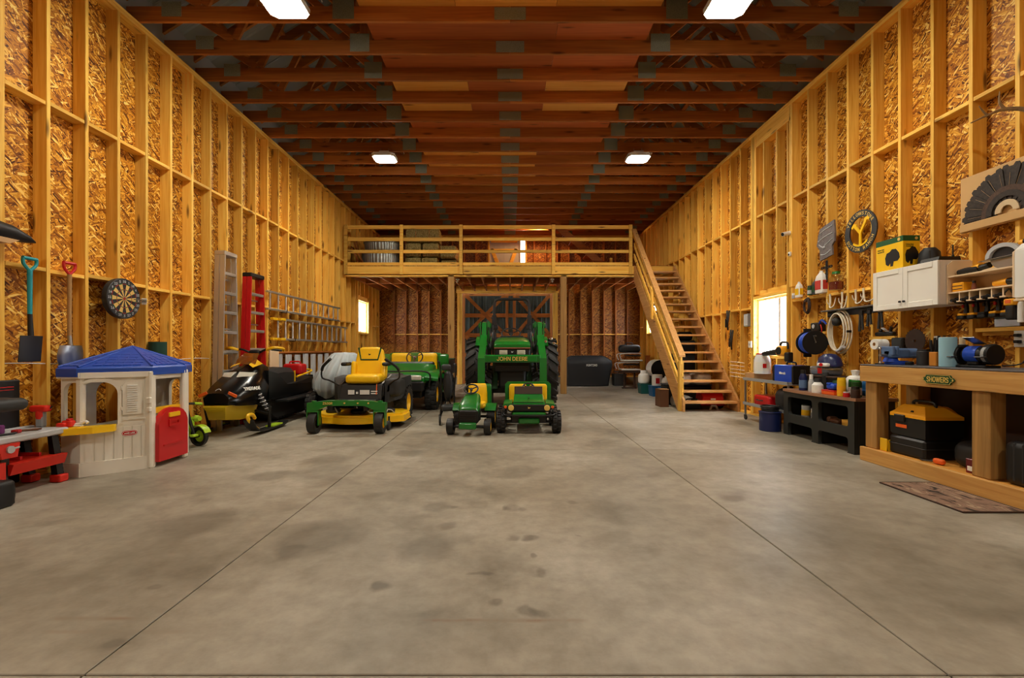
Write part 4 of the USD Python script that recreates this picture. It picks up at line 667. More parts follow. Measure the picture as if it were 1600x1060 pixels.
ph.part('badge_lettering', pl(T(R(text_on('little tikes', .016, (0, 0, 0), d=.002, maxw=.082), 'z', 180), .36, .0155, .375)), 'white', parent=lg)
L, pl = wallpoly(2, 1, [arch(.03, .25, .47, .89, .09)]); ph.part('skirting', pl(prism(sg.box(0, 0, L+.015, .13), 0, .022, 'xz')), 'cream'); ph.part('top_rail', pl(prism(sg.box(-.01, .93, L+.02, EV), 0, .03, 'xz')), 'cream')
L, pl = wallpoly(3, 2, [arch(.05, L+.12, .5, .88, .1)]); wallpoly(4, 3, [arch(.12, .44, .42, .86, .12)], mat='cream'); wallpoly(5, 4, []); wallpoly(6, 5, [arch(.06, .27, .45, .86, .1)]); wallpoly(7, 6, [])
ph.part('corner_post', C(bx(-3.70, -3.635, 4.66, 4.74, 0, EV, .012)), 'cream'); ph.part('corner_post', C(bx(-3.67, -3.62, 5.11, 5.19, 0, EV, .012)), 'cream'); ph.part('corner_post', bx(-4.09, -4.03, 4.33, 4.39, .5, EV, .012), 'cream')
for a, b in ((.66, .72), (.58, .62)): ph.part('hinge', bx(-3.66, -3.62, 4.63, 4.665, a, b, .006), 'cream')
ph.part('door_lintel', prism([(4.70, .90), (5.14, .90), (5.14, EV), (4.70, EV)], -3.68, -3.65, 'yz'), 'cream')
dr = ph.part('half_door', prism(sg.Polygon([(4.72, .05), (5.14, .05), (5.14, .42)]+[(4.93+.21*math.cos(a), .42+.17*math.sin(a)) for a in np.linspace(.15, PI-.15, 9)]+[(4.72, .42)]), -3.655, -3.595, 'yz'), 'red')
ph.part('door_groove', prism(sg.box(4.78, .20, 5.08, .215), -3.596, -3.588, 'yz'), 'red', parent=dr); ph.part('door_trim', C(prism(sg.box(4.86, .40, 5.0, .46).buffer(.01).difference(sg.box(4.875, .415, 4.985, .445)), -3.596, -3.584, 'yz')), 'red', parent=dr)
ph.part('letter_plate', prism(sg.box(4.86, .50, 5.0, .53).buffer(.008), -3.596, -3.582, 'yz'), 'yellow', parent=dr); ph.part('sill', prism([(4.72, .545), (4.72, .60), (5.14, .60), (5.14, .545)], -3.72, -3.66, 'yz'), 'yellow')
co = [(-4.15, 4.33), (-4.13, 4.26), (-4.09, 4.21), (-3.92, 4.32), (-3.84, 4.45), (-3.87, 4.50), (-4.04, 4.37), (-4.13, 4.37)]
ph.part('counter', C(prism(sg.Polygon(co).buffer(.02).buffer(.02).buffer(-.02), .415, .475, 'xy')), 'jdyellow')
ph.part('basin', C(bx(-4.1, -4.0, 4.25, 4.35, .473, .482, .003)), 'jdyellow')
ec = np.array(PP); ec = ctr+(ec-ctr)*1.065; apex = (ctr[0], ctr[1], 1.235); n8 = len(PP)
rv = [(x, y, EV-.04) for x, y in ec]+[(x, y, EV+.035) for x, y in ec]+[(ctr[0]+(x-ctr[0])*.97, ctr[1]+(y-ctr[1])*.97, EV+.05) for x, y in ec]
rings = [rv[:n8], rv[n8:2*n8], rv[2*n8:], [(ctr[0]+(x-ctr[0])*.05, ctr[1]+(y-ctr[1])*.05, 1.235) for x, y in ec]]
rf = ph.part('roof', skin(rings), 'blue', smooth=20)
sh = []; rg = []
for i in range(n8):
    a, b = np.array(rv[2*n8+i]), np.array(rv[2*n8+(i+1) % n8]); c = np.array(apex); nn = np.cross(b-a, c-a); nn /= np.linalg.norm(nn)
    if nn[2] < 0: nn = -nn
    rg.append(tube([a+nn*.004, c+nn*.002], .012, 6))
    rows = 7
    for r in range(rows):
        v0, v1 = .05+r*.125, .05+(r+1)*.125-.012; w0 = 1-v0; nb = max(1, int(round(np.linalg.norm(b-a)*w0/.075)))
        for k in range(nb):
            o = .5 if r % 2 else 0; u0, u1 = (k+o+.06)/nb, (k+o+.94)/nb
            u0, u1 = max(u0, .04), min(u1, .96)
            if u1-u0 < .12: continue
            q = [a*(1-u)*(1-v)+b*u*(1-v)+c*v for u, v in ((u0, v0), (u1, v0), (u1, v1), (u0, v1))]
            sh.append(trimesh.Trimesh([p-nn*.004 for p in q]+[p+nn*.007 for p in q], process=False).convex_hull)
ph.part('ridge', C(*rg), 'blue', parent=rf); ph.part('shingle_relief', C(*sh), 'blue', parent=rf, kind='stuff')
def small(nm, label, cat, loc, parts, rz=0, group=None):
    t = Thing(nm, label, cat, loc, rz, group)
    for p in parts: t.part(p[0], p[1], p[2])
    return t
small('toy_tap', 'small white toy tap on the yellow counter of the playhouse', 'toy', (-4.03, 4.31, .483), [('spout', tube(curve([(-.05, 0, .015), (0, 0, .02), (.05, .01, .045), (.07, .01, .03)], 12), .014, 8), 'white'), ('base', bx(-.06, .03, -.02, .02, 0, .012, .004), 'white')])
small('toy_phone', 'red toy block at the left end of the playhouse counter', 'toy', (-4.11, 4.29, .484), [('body', rbox((0, 0, .03), (.09, .06, .06), .015), 'redplastic'), ('handle', rbox((.01, 0, .068), (.03, .05, .02), .008), 'red')])
# ---- toy work bench ----
tb = Thing('toy_workbench', 'grey topped toy workbench with red shelf and black legs beside the playhouse', 'toy workbench', (-4.27, 4.0, 0))
tb.part('worktop', C(bx(-.16, .20, -.34, .26, .435, .49, .012), bx(-.17, -.12, -.34, .26, .49, .505, .004)), 'lightgray')
sf = tb.part('shelf', skin([[(-.15, y, .17), (.19, y, .17), (.22, y, .26), (-.17, y, .26)] for y in (-.24, .22)]), 'redplastic'); tb.part('shelf_dividers', C(bx(-.1, .1, -.08, -.06, .255, .29), bx(-.1, .1, .08, .1, .255, .29)), 'red', parent=sf)
for y in (-.28, .20):
    for x in (-.11, .15): tb.part('leg', skin([[(x-.03, y-.03, .05), (x+.03, y-.03, .05), (x+.03, y+.03, .05), (x-.03, y+.03, .05)], [(x-.03-.02, y-.03-.02*np.sign(y), .44), (x+.01, y-.03-.04*np.sign(y), .44), (x+.01, y+.03-.04*np.sign(y), .44), (x-.05, y+.03-.02*np.sign(y), .44)]]), 'black'); tb.part('foot', rbox((x+.01, y, .035), (.10, .09, .07), .012), 'redplastic')
tb.part('side_plate', prism([(-.32, .32), (-.20, .32), (-.18, .435), (-.34, .435)], .19, .21, 'yz'), 'redplastic'); tb.part('crank', C(disc((.215, -.26, .39), .03, .02, 'x', 14), cyl((.215, -.26, .39), (.225, -.20, .40), .008, 6)), 'lightgray')
tb.part('end_stop', rbox((.13, .26, .48), (.08, .05, .09), .012), 'redplastic')
small('toy_drill_press', 'red toy drill press on the toy workbench', 'toy', (-4.32, 4.24, .49), [('column', bx(-.035, .035, -.02, .03, 0, .16, .01), 'grayplastic'), ('head', C(rbox((.0, .0, .17), (.16, .07, .06), .02), lathe([(0, .07), (.03, .075), (.035, .1), (.035, .17), (.02, .19), (0, .19)], 16)) , 'redplastic'), ('drill_bit', T(cyl((0, 0, .07), (0, 0, .02), .008, 8), .0, 0, 0), 'steel'), ('handle', cyl((.06, 0, .15), (.09, .02, .19), .008, 6), 'black')])
for i, (x, y, m_, lb, sz) in enumerate([(-4.2, 3.92, 'red', 'small red block among the toys on the toy workbench', (.05, .05, .03)), (-4.22, 4.02, 'brown', 'brown wooden toy plank on the toy workbench', (.16, .04, .016)), (-4.18, 3.82, 'black', 'black toy spanner lying on the toy workbench', (.12, .03, .015)), (-4.3, 3.88, 'purple', 'purple toy at the back of the toy workbench', (.05, .05, .07))]):
    small('toy_tool', lb, 'toy', (x, y, .49), [('body', rbox((0, 0, sz[2]/2+.001), sz, .008), m_), ('grip', rbox((sz[0]*.4, 0, sz[2]*.6+.003), (sz[0]*.4, sz[1]*.7, sz[2]*.8), .006), m_)], rz=i*37)
small('toy_bin', 'red plastic bin under the near end of the toy workbench', 'bin', (-4.16, 3.66, 0), [('bin', C(skin([[(-.09, -.06, z), (.09, -.06, z), (.09, .06, z), (-.09, .06, z)] for z in (.14, .29)])), 'redplastic'), ('stand', C(*[cb((x, y, .07), (.02, .02, .14)) for x in (-.07, .07) for y in (-.045, .045)]), 'black')])
small('black_case', 'black case with red stripes standing behind the toy workbench against the wall', 'case', (-4.40, 3.90, .0), [('case', bx(-.095, -.06, -.4, .30, 0, .93, .01), 'black'), ('stripe', C(bx(-.06, -.057, -.1, .24, .865, .872), bx(-.06, -.057, -.1, .24, .84, .845)), 'red')])
st_ = Thing('padded_stool', 'black padded stool with a bent steel leg at the left edge of the picture', 'stool', (-3.98, 3.46, 0))
st_.part('seat', T(R(rbox((0, 0, 0), (.34, .38, .10), .045), 'y', 0), 0, .02, .775), 'charcoal'); st_.part('leg', tube(curve([(.05, .0, .73), (.04, .02, .6), (-.02, .0, .45), (-.05, -.02, .2)], 16), .016, 8), 'steel'); st_.part('post', cyl((-.02, 0, .2), (-.02, 0, .73), .03, 12), 'black')
fb = st_.part('foot_box', rbox((.02, 0, .10), (.28, .22, .20), .02), 'black'); st_.part('scroll_mark', T(tube(curve([(0, .0, .0), (.02, 0, .03), (-.01, 0, .05), (-.025, 0, .02), (.02, 0, -.03)], 16), .003, 5), .10, -.112, .1), 'lightgray', parent=fb)
# ---- tools hung on the left wall ----
def shovel(lb, loc, gripmat, shaftmat, bl, L1, L2, L3, round_, tilt=0):
    t = Thing('shovel', lb, 'shovel', loc)
    t.part('grip', C(tube(curve([(0, 0, 0), (0, .055, .06), (0, .06, .115)], 10), .014, 8), tube(curve([(0, 0, 0), (0, -.055, .06), (0, -.06, .115)], 10), .014, 8), cyl((0, -.062, .115), (0, .062, .115), .016, 10)), gripmat)
    t.part('shaft', C(tube([(0, 0, 0), (.0, 0, -L1)], [.020, .018], 12)), shaftmat)
    t.part('socket', tube([(0, 0, -L1), (.01, 0, -L2)], [.018, .022], 12), 'black' if not round_ else 'steel')
    ys = np.linspace(-1, 1, 11); rings = []
    for k in range(8):
        u = k/7; w = bl[0]/2*(1 if not round_ else (.82+.18*math.sin(PI*min(u*1.6, 1))) * math.sqrt(max(0.02, 1-max(0, (u-.45)/.56)**2))); z = -L2-u*bl[1]
        rings.append([(.02+.03*(1-y*y)*(1 if round_ else .4)-.02*u, y*w, z-(.03*(1-y*y) if round_ and u > .8 else 0)) for y in ys]+[(.014+.03*(1-y*y)*(1 if round_ else .4)-.02*u, y*w, z-(.03*(1-y*y) if round_ and u > .8 else 0)) for y in ys[::-1]])
    t.part('blade', skin(rings), 'darksteel' if not round_ else 'steel', smooth=40)
shovel('square-bladed spade with a turquoise handle hanging on the left wall', (-4.44, 4.26, 1.93), 'teal', 'teal', (.20, .24), .40, .60, 0, False)
shovel('round-nosed shovel with a red grip and wooden shaft hanging on the left wall', (-4.475, 4.68, 1.965), 'red', 'woodhandle', (.28, .34), .62, .72, 0, True)
db = Thing('dartboard', 'round black and cream dartboard hung on the left wall', 'dartboard', (-4.44, 5.265, 1.785))
db.part('rim', T(lathe([(0, -.03), (.226, -.03), (.23, -.02), (.23, .03), (.222, .036), (.218, .03), (0, .03)], 48, 'x'), .0, 0, 0), 'charcoal')
M['dartA'] = flat('dart_cream', (214, 176, 96), .8); M['dartR'] = flat('dart_red', (150, 40, 30), .8); M['dartG'] = flat('dart_green', (30, 90, 50), .8)
def wedge(r0, r1, a0, a1): return prism([(r0*math.sin(a), r0*math.cos(a)) for a in np.linspace(a0, a1, 5)]+[(r1*math.sin(a), r1*math.cos(a)) for a in np.linspace(a1, a0, 5)], .030, .034, 'yz')
for i in range(20):
    a0, a1 = (i-.5)*PI/10, (i+.5)*PI/10
    db.part('segment', C(wedge(.016, .098, a0, a1), wedge(.106, .162, a0, a1)), 'dartA' if i % 2 else 'black', smooth=False); db.part('double_band', wedge(.162, .170, a0, a1), 'dartG' if i % 2 else 'dartR', smooth=False); db.part('treble_band', wedge(.098, .106, a0, a1), 'dartG' if i % 2 else 'dartR', smooth=False)
for i, nn in enumerate('20 1 18 4 13 6 10 15 2 17 3 19 7 16 8 11 14 9 12 5'.split()): a = i*PI/10; db.part('number', text_on(nn, .026, (.034, .196*math.sin(a), .196*math.cos(a)), '+x', d=.002), 'lightgray')
db.part('bullseye', disc((.033, 0, 0), .016, .006, 'x', 16), 'dartR')
for k in range(2): small('dart', ['white flighted dart stuck in the dartboard, upper one', 'white flighted dart stuck in the dartboard, lower one'][k], 'dart', (-4.40, 5.39, 1.79-k*.03), [('barrel', cyl((0, 0, 0), (.10, .02, -.01), .006, 8), 'steel'), ('flight', C(R(bx(.09, .15, -.022, .022, -.001, .001), 'x', 0), bx(.09, .15, -.001, .001, -.03, .015)), 'white')])
bb = Thing('bow_case', 'black tapered soft case resting high on the left wall at the picture edge', 'case', (-4.40, 3.9, 2.24))
bb.part('case', skin([[(.08*math.cos(a)*w, y, .0+.075*math.sin(a)*w-.0*y+dz) for a in np.linspace(0, 2*PI, 16, endpoint=False)] for y, w, dz in ((-.5, 1.1, .0), (-.1, 1.15, 0), (.15, .95, -.01), (.30, .5, -.03), (.37, .1, -.045))]), 'black'); bb.part('bracket', prism([(-.5, -.07), (.18, -.07), (.10, -.115), (-.5, -.115)], -.08, .06, 'yz'), 'tan')
cabp = [(-4.52, y, 1.07+.01*math.sin(y*5)) for y in np.linspace(3.0, 7.2, 40)]
t = Thing('wall_cable', 'thin white cable run through the studs along the left wall', 'cable'); t.part('cable', tube(cabp, .006, 6), 'white')
small('rolled_mat', 'dark green rolled mat standing on end behind the playhouse', 'mat', (-4.405, 5.76, 0), [('roll', C(lathe([(.02, 0), (.095, 0), (.095, 1.3), (.07, 1.3), (.07, 1.28), (.02, 1.28)], 28)), 'darkgreen'), ('core', tube([(.03*u*math.cos(u*5), .03*u*math.sin(u*5), 1.29) for u in np.linspace(.4, 2.1, 30)], .006, 5), 'jddark')])
tk = Thing('kick_trike', "child's lime and black tricycle behind the playhouse", 'tricycle', (-3.89, 5.74, 0), 78)
wheel(tk, 'front_wheel', (0.02, 0, .12), .12, .055, .085, 'lime', 1, mat='black')
tk.part('fender', skin([[(x+.02, r*math.sin(a), .12+r*math.cos(a)) for x, r in ((-.045, .135), (.045, .135), (.045, .145), (-.045, .145))] for a in np.linspace(-1.2, .7, 8)]), 'lime'); tk.part('fork', C(tube([(-.04, 0, .12), (-.05, .08, .36), (-.05, .12, .52)], .018, 8), cyl((-.07, .0, .12), (.11, 0, .12), .012, 8)), 'black')
for s in (-1, 1): tk.part('pedal', rbox((.02+s*.11, .0+s*.04, .12-s*.03), (.08, .06, .03), .01), 'lime'); wheel(tk, 'rear_wheel', (-.02+s*.14, .36, .09), .09, .05, .06, 'lime', s, mat='black')
tk.part('headlamp', C(ball((.0, .02, .345), .042), disc((.0, -.02, .345), .03, .02, 'y', 14)), 'lime'); tk.part('handlebar', tube(curve([(-.22, .16, .50), (-.05, .12, .53), (.14, .12, .51)], 12), .014, 8), 'black'); tk.part('hand_grip', cyl((.06, .12, .525), (.17, .12, .505), .018, 10), 'lime')
tk.part('body', C(loft_x([(.10, .05, .12, .36, .7), (.28, .07, .10, .24, .7), (.38, .08, .10, .30, .7)]), rbox((-.02, .33, .30), (.18, .18, .06), .03)), 'lime')
# ---- ladders ----
def stepladder(lb, loc, Hh, w0, w1, mat, topmat, dep, n, th=.025):
    t = Thing('stepladder', lb, 'ladder', loc)
    def half(z): return (w0+(w1-w0)*z/Hh)/2
    for s in (-1, 1):
        for k, xo in enumerate((0, -dep*.52)):
            t.part('rail', skin([[(xo-dep*.22, s*half(z)-th/2, z), (xo+dep*.22, s*half(z)-th/2, z), (xo+dep*.22, s*half(z)+th/2, z), (xo-dep*.22, s*half(z)+th/2, z)] for z in (0, Hh-.03)]), mat, smooth=False)
    for k in range(1, n+1):
        z = k*Hh/(n+1); t.part('step', bx(-dep*.2, dep*.22, -half(z)+th/2, half(z)-th/2, z-.035, z+.01, .004), 'alu', smooth=False)
    for k in range(1, n-1): z = k*Hh/(n-1); t.part('back_brace', bx(-dep*.56, -dep*.48, -half(z)+th/2, half(z)-th/2, z-.012, z+.012, .003), 'alu', smooth=False)
    t.part('top_cap', bx(-dep*.78, dep*.28, -half(Hh)-.02, half(Hh)+.02, Hh-.04, Hh+.03, .012), topmat)
    for s in (-1, 1): t.part('spreader', C(bx(.0-dep*.5, dep*.1, s*half(Hh*.3)*.8-.006, s*half(Hh*.3)*.8+.006, Hh*.30, Hh*.30+.02)), 'alu', smooth=False)
stepladder('folded aluminium stepladder leaning against the left wall', (-4.30, 7.04, 0), 2.66, .44, .27, 'alu', 'alu', .16, 8)
stepladder('red fibreglass stepladder with a black cap standing against the left wall', (-4.27, 7.74, 0), 2.44, .60, .36, 'red', 'black', .15, 7)
def ladder(lb, y0, y1, z0, z1, xs_, n, tip=None):
    t = Thing('wall_ladder', lb, 'ladder')
    for x, off in xs_:
        for z in (z0, z1): t.part('rail', bx(x-.03, x+.03, y0+off, y1+off, z-.018, z+.018, .005), 'alu', smooth=False)
        for k in range(n): y = y0+off+.10+k*(y1-y0-.2)/(n-1); t.part('rung', cyl((x, y, z0), (x, y, z1), .016, 10), 'alu')
        if tip:
            for z in (z0, z1): t.part('end_cap', bx(x-.036, x+.036, y0+off-.13, y0+off+.05, z-.026, z+.026, .008), tip)
    for y in (y0+.6, y1-.6): t.part('hook', tube([(-4.49, y, z0-.02), (-4.36, y, z0-.035), (-4.35, y, z0+.03)], .008, 6), 'black')
ladder('single aluminium ladder hung sideways on the left wall, the upper one', 8.40, 11.95, 1.955, 2.275, [(-4.43, 0)], 12)
ladder('aluminium extension ladder with yellow end caps hung below the single ladder', 8.75, 12.2, 1.405, 1.785, [(-4.46, 0), (-4.39, .16)], 12, 'yellow')
t = Thing('wall_ledge', 'narrow wooden ledge below the ladders on the left wall', 'ledge'); t.part('board', bx(-4.498, -4.38, 8.6, 12.0, 1.135, 1.17, .004), 'truss_y', smooth=False); t.part('cleat', bx(-4.498, -4.47, 8.6, 12.0, 1.05, 1.134, .003), 'truss_y', smooth=False)
for k in range(8):
    y = 8.78+k*.38; t = Thing('metal_offcut', 'grey ribbed sheet metal strip leaning on the left wall under the ledge', 'metal sheet', (-4.40, y, 0), group='grey metal strips under the ledge')
    sc = [(-.0, -.13), (0, -.05), (.03, -.03), (.03, .03), (0, .05), (0, .13)]; t.part('strip', prism([(a, b) for a, b in sc]+[(a-.004, b) for a, b in sc[::-1]], 0, 1.12-.01*(k % 3), 'xy'), 'lightgray', smooth=False)
t = Thing('white_board', 'small white board standing in front of the grey metal strips', 'board', (-4.36, 8.50, 0)); t.part('board', bx(-.02, 0, -.13, .20, .45, 1.20, .004), 'board', smooth=False); t.part('stand', bx(-.05, -.02, -.1, .16, 0, .5, .004), 'truss_z', smooth=False)
# ================= right side =================
def can(nm, lb, cat, loc, r, h, body, cap=None, band=None, neck=.0, caph=.03, rz=0):
    """a can, jar or bottle: body, label band, cap"""
    t = Thing(nm, lb, cat, loc, rz); hb = h-(caph if cap else 0)
    t.part('body', lathe([(0, 0), (r*.94, 0), (r, .006), (r, hb*(.72 if neck else .97)), (neck or r*.94, hb), (0, hb)], 24), body)
    if cap: t.part('cap', lathe([(0, hb-.001), ((neck or r*.9)*1.05, hb-.001), ((neck or r*.9)*1.0, h), (0, h)], 20), cap)
    if band: t.part('label', lathe([(r-.001, hb*.15), (r+.0015, hb*.15), (r+.0015, hb*.62), (r-.001, hb*.62)], 24), band)
    return t
def jug(nm, lb, cat, loc, s, body, cap, band=None, rz=0):
    t = Thing(nm, lb, cat, loc, rz); x, y, z = s
    t.part('body', skin([[(x/2*k*math.copysign(abs(math.cos(a))**.5, math.cos(a)), y/2*k*math.copysign(abs(math.sin(a))**.5, math.sin(a)), z*u) for a in np.linspace(0, 2*PI, 28, endpoint=False)] for u, k in ((0, .92), (.03, 1), (.62, 1), (.78, .8), (.9, .38), (.94, .36))]), body)
    t.part('cap', disc((0, 0, z*.965), min(x, y)*.22, z*.07, n=16, b=.003), cap); t.part('handle', tube(curve([(x*.2, 0, z*.88), (x*.46, 0, z*.84), (x*.47, 0, z*.62)], 10), min(x, y)*.08, 8), body)
    if band: t.part('label', C(cb((-x/2-.001, 0, z*.36), (.004, y*.7, z*.4), .001), cb((0, -y/2-.001, z*.36), (x*.7, .004, z*.4), .001)), band)
    return t
# ---- workbench ----
BX = 3.83
wk = Thing('workbench', 'heavy pine workbench with square posts along the right wall', 'workbench')
def wp(nm, *b, mat='pine_bench', e=.005): return wk.part(nm, bx(*b, e), mat, smooth=False)
wp('fascia', BX, BX+.038, 2.4, 5.05, .86, 1.028); wp('end_board', BX+.04, WR-.004, 5.012, 5.05, .86, 1.02)
for k in range(4): wp('top_board', BX+.0+k*.156, BX+.153+k*.156, 2.4, 5.045, 1.03, 1.045, mat='benchtop', e=.003)
wp('kick_board', BX-.0, BX+.038, 2.4, 5.05, 0, .148)
for k in range(3): wp('shelf_board', BX+.04+k*.19, BX+.227+k*.19, 2.42, 5.0, .128, .147, mat='ply', e=.002)
for y0 in (4.87, 3.716, 2.5): wp('post', BX+.04, BX+.175, y0, y0+.15, .149, .858, mat='old_y', e=.006); wp('rear_post', WR-.15, WR-.01, y0, y0+.15, .149, .858, mat='old_y', e=.006)
wk.part('back_panel', bx(WR-.008, WR-.004, 2.42, 5.0, .15, .855), 'darkbrown', smooth=False)
sg_ = Thing('name_sign', 'green name plaque with pale letters screwed to the workbench front', 'sign', (BX-.012, 4.13-.02, .935))
pq = [(-.155, 0), (-.14, .018), (-.125, .022), (-.115, .042), (.115, .042), (.125, .022), (.14, .018), (.155, 0), (.14, -.018), (.125, -.022), (.115, -.042), (-.115, -.042), (-.125, -.022), (-.14, -.018)]
sg_.part('plate', R(prism(pq, -.006, .006, 'xz'), 'z', -90), 'signgreen'); sg_.part('border', R(prism(sg.Polygon(pq).buffer(-.003).difference(sg.Polygon(pq).buffer(-.006)), -.008, -.005, 'xz'), 'z', -90), 'gold'); sg_.part('lettering', text_on('SHOWERS', .046, (-.0065, 0, 0), '-x', d=.003, maxw=.21), 'gold')
for s in (-1, 1): sg_.part('screw', disc((-.007, s*.14, 0), .006, .004, 'x', 10), 'gold')
# things on the bench (top at 1.045)
BT = 1.0455
v = Thing('bench_vise', 'blue and silver bench vise on the far end of the workbench', 'vise', (3.99, 4.83, BT), 0)
v.part('base', C(disc((.06, 0, .02), .10, .04, n=24, b=.006), lathe([(0, .03), (.07, .03), (.05, .08), (0, .08)], 20)), 'toolblue'); v.part('body', C(T(rbox((.04, -.02, .12), (.20, .13, .10), .025), 0, 0, 0), cyl((.13, -.02, .12), (.24, -.02, .12), .05, 16), rbox((.2, -.02, .10), (.16, .09, .06), .02)), 'bluegray')
v.part('jaw', C(bx(-.06, -.03, -.10, .06, .10, .19, .006), bx(-.02, .01, -.10, .06, .10, .19, .006)), 'bluegray'); v.part('screw', cyl((-.13, -.02, .10), (-.06, -.02, .10), .016, 12), 'steel'); v.part('handle', C(cyl((-.125, -.02, .02), (-.125, -.02, .17), .008, 8), ball((-.125, -.02, .02), .014), ball((-.125, -.02, .17), .014)), 'chrome')
small('paper_roll', 'white paper roll lying on top of the bench vise', 'roll', (3.97, 4.95, BT+.215), [('roll', T(lathe([(.02, -.06), (.056, -.06), (.056, .06), (.02, .06), (.02, -.06)], 24, 'x'), 0, 0, 0), 'white'), ('core', T(lathe([(.014, -.061), (.02, -.061), (.02, .061), (.014, .061), (.014, -.061)], 16, 'x'), 0, 0, 0), 'cardboard'), ('holder', C(cyl((.0, .0, -.215), (0, 0, -.056), .012, 8), disc((0, 0, -.21), .04, .01)), 'black')])
can('paper_towel', 'pale blue paper towel roll standing on the workbench', 'paper towel', (4.0, 4.21, BT), .064, .272, 'papertowel', 'cardboard', caph=.002)
can('spray_can', 'spray can with a beige cap behind the blue paper towel roll', 'spray can', (4.13, 4.21, BT), .034, .27, 'lightgray', 'beige', neck=.022, caph=.06)
can('dark_tin', 'dark grey lidded tin beside the knife block on the bench', 'tin', (4.15, 4.62, BT), .058, .16, 'charcoal', 'black', caph=.018)
can('shallow_dish', 'shallow black dish left of the dark tin on the bench', 'dish', (4.10, 4.80-.05, BT), .05, .035, 'black', 'charcoal', caph=.008)
kb = Thing('knife_block', 'small orange wood block holding black handled screwdrivers', 'tool block', (4.10, 4.42, BT)); kb.part('block', bx(-.05, .05, -.04, .04, 0, .135, .006), 'orangewood')
for i, (x, y) in enumerate([(-.03, -.02), (0, -.02), (.03, -.02), (-.03, .02), (.0, .02), (.03, .02)]): kb.part('handle', tube([(x, y, .13), (x*1.2, y*1.3, .19), (x*1.3, y*1.4, .25+.02*(i % 3))], [.010, .014, .011], 8), 'black')
g = Thing('bench_grinder', 'blue and black twin-wheel bench grinder on the workbench', 'bench grinder', (4.08, 4.03, BT))
g.part('motor', T(lathe([(0, -.085), (.06, -.085), (.072, -.06), (.072, .06), (.06, .085), (0, .085)], 24, 'y'), 0, 0, .115), 'black'); g.part('cover_plate', T(lathe([(.0725, -.055), (.075, -.055), (.075, .055), (.0725, .055)], 16, 'y', PI*.7, PI*1.45), 0, 0, .115), 'toolblue'); g.part('base', C(bx(-.07, .07, -.14, .14, 0, .02, .006), bx(-.045, .045, -.05, .05, .02, .06, .01)), 'black')
for s in (-1, 1): w_ = g.part('wheel_guard', C(T(lathe([(0, -.03), (.08, -.03), (.088, -.022), (.088, .022), (.08, .03), (0, .03)], 28, 'y'), 0, s*.13, .115)), 'black'); g.part('grinding_wheel', disc((-.012, s*.13, .115), .08, .026, 'y', 24), 'grayplastic', parent=w_); g.part('tool_rest', bx(-.13, -.07, s*.13-.03, s*.13+.03, .09, .098, .002), 'steel'); 
g.part('eye_shield', T(R(bx(-.06, .06, -.05, .05, -.003, .003), 'y', 28), -.05, -.03, .235), 'steel')
g.part('power_cord', tube(curve([(.03, -.18, .02), (.14, -.24, .05), (.22, -.20, .2), (.26, -.17, .36)], 20), .006, 6), 'black')
small('dark_disc', 'dark round stone at the right edge of the workbench', 'disc', (4.2, 3.62, BT), [('stone', T(lathe([(0, -.02), (.09, -.02), (.095, -.01), (.095, .01), (.09, .02), (0, .02)], 24, 'x'), 0, 0, .096), 'charcoal'), ('hub', disc((-.022, 0, .096), .02, .01, 'x', 12), 'darksteel')])
def outlet(lb, y, z, w=.115, h=.115, plugs=0, x=WR-.004):
    t = Thing('wall_outlet', lb, 'outlet', (x, y, z)); t.part('plate', bx(-.01, .0, -w/2, w/2, -h/2, h/2, .004), 'white')
    for s in (-1, 1): t.part('socket', bx(-.013, -.009, -.018, .018, s*.028-.016, s*.028+.016, .002), 'lightgray')
    for k in range(plugs): t.part('plug', C(rbox((-.03, .0, .028-.056*k), (.045, .04, .028), .01)), 'black')
outlet('white wall outlet with two black plugs above the bench grinder', 4.0+.02, 1.30, .10, .15, 2); outlet('white wall outlet behind the knife block', 4.80, 1.28, .08, .13)
# shelves between studs
def bay(lb, y0, y1, z, nm='stud_shelf'): t = Thing(nm, lb, 'shelf', (0, 0, z)); t.part('board', bx(WR-.02, WR+SD-.002, y0, y1, -.036, 0, .002), 'pine_y', smooth=False); t.part('cleat', bx(WR+.05, WR+SD-.003, y0, y1, -.07, -.037, .002), 'pine_y', smooth=False)
bay('small shelf board between studs above the bench grinder', 3.83, 4.40, 1.405); bay('small shelf board between studs holding black tools, left of the cabinet bottom', 5.32, 5.70, 1.36); bay('small shelf board between studs below the brown cord coil', 6.50, 6.86, 1.46)
small('steel_box', 'small grey steel box on the shelf above the bench grinder', 'box', (4.50, 4.12, 1.406), [('box', bx(-.06, .06, -.11, .11, 0, .085, .006), 'steel'), ('lid', bx(-.062, .062, -.112, .112, .085, .095, .004), 'steel')])
t = Thing('hand_plane', 'black and white hand tools lying on the small shelf under the cabinet edge', 'tools', (4.5, 5.5, 1.361)); t.part('body', rbox((-.02, 0, .03), (.06, .26, .05), .015), 'black'); t.part('knob', C(ball((-.02, .07, .07), .022), tube([(-.02, -.07, .04), (-.03, -.1, .11)], .016, 8)), 'black'); t.part('blade', T(R(bx(-.02, .02, -.05, .05, -.004, .004), 'x', 35), -.02, .0, .075), 'lightgray')
small('saw_blade', 'brown rusty saw blade hung on the stud behind the vise', 'saw blade', (WR-.014, 5.06, 1.30), [('blade', C(T(lathe([(.015, -.003), (.125, -.003), (.128, 0), (.125, .003), (.015, .003), (.015, -.003)], 40, 'x'), 0, 0, 0), *[R(cb((0, 0, .128), (.005, .008, .012)), 'x', a) for a in range(0, 360, 15)]), 'darkbrown'), ('nail', cyl((.012, 0, 0), (-.02, 0, 0), .005, 8), 'steel')])
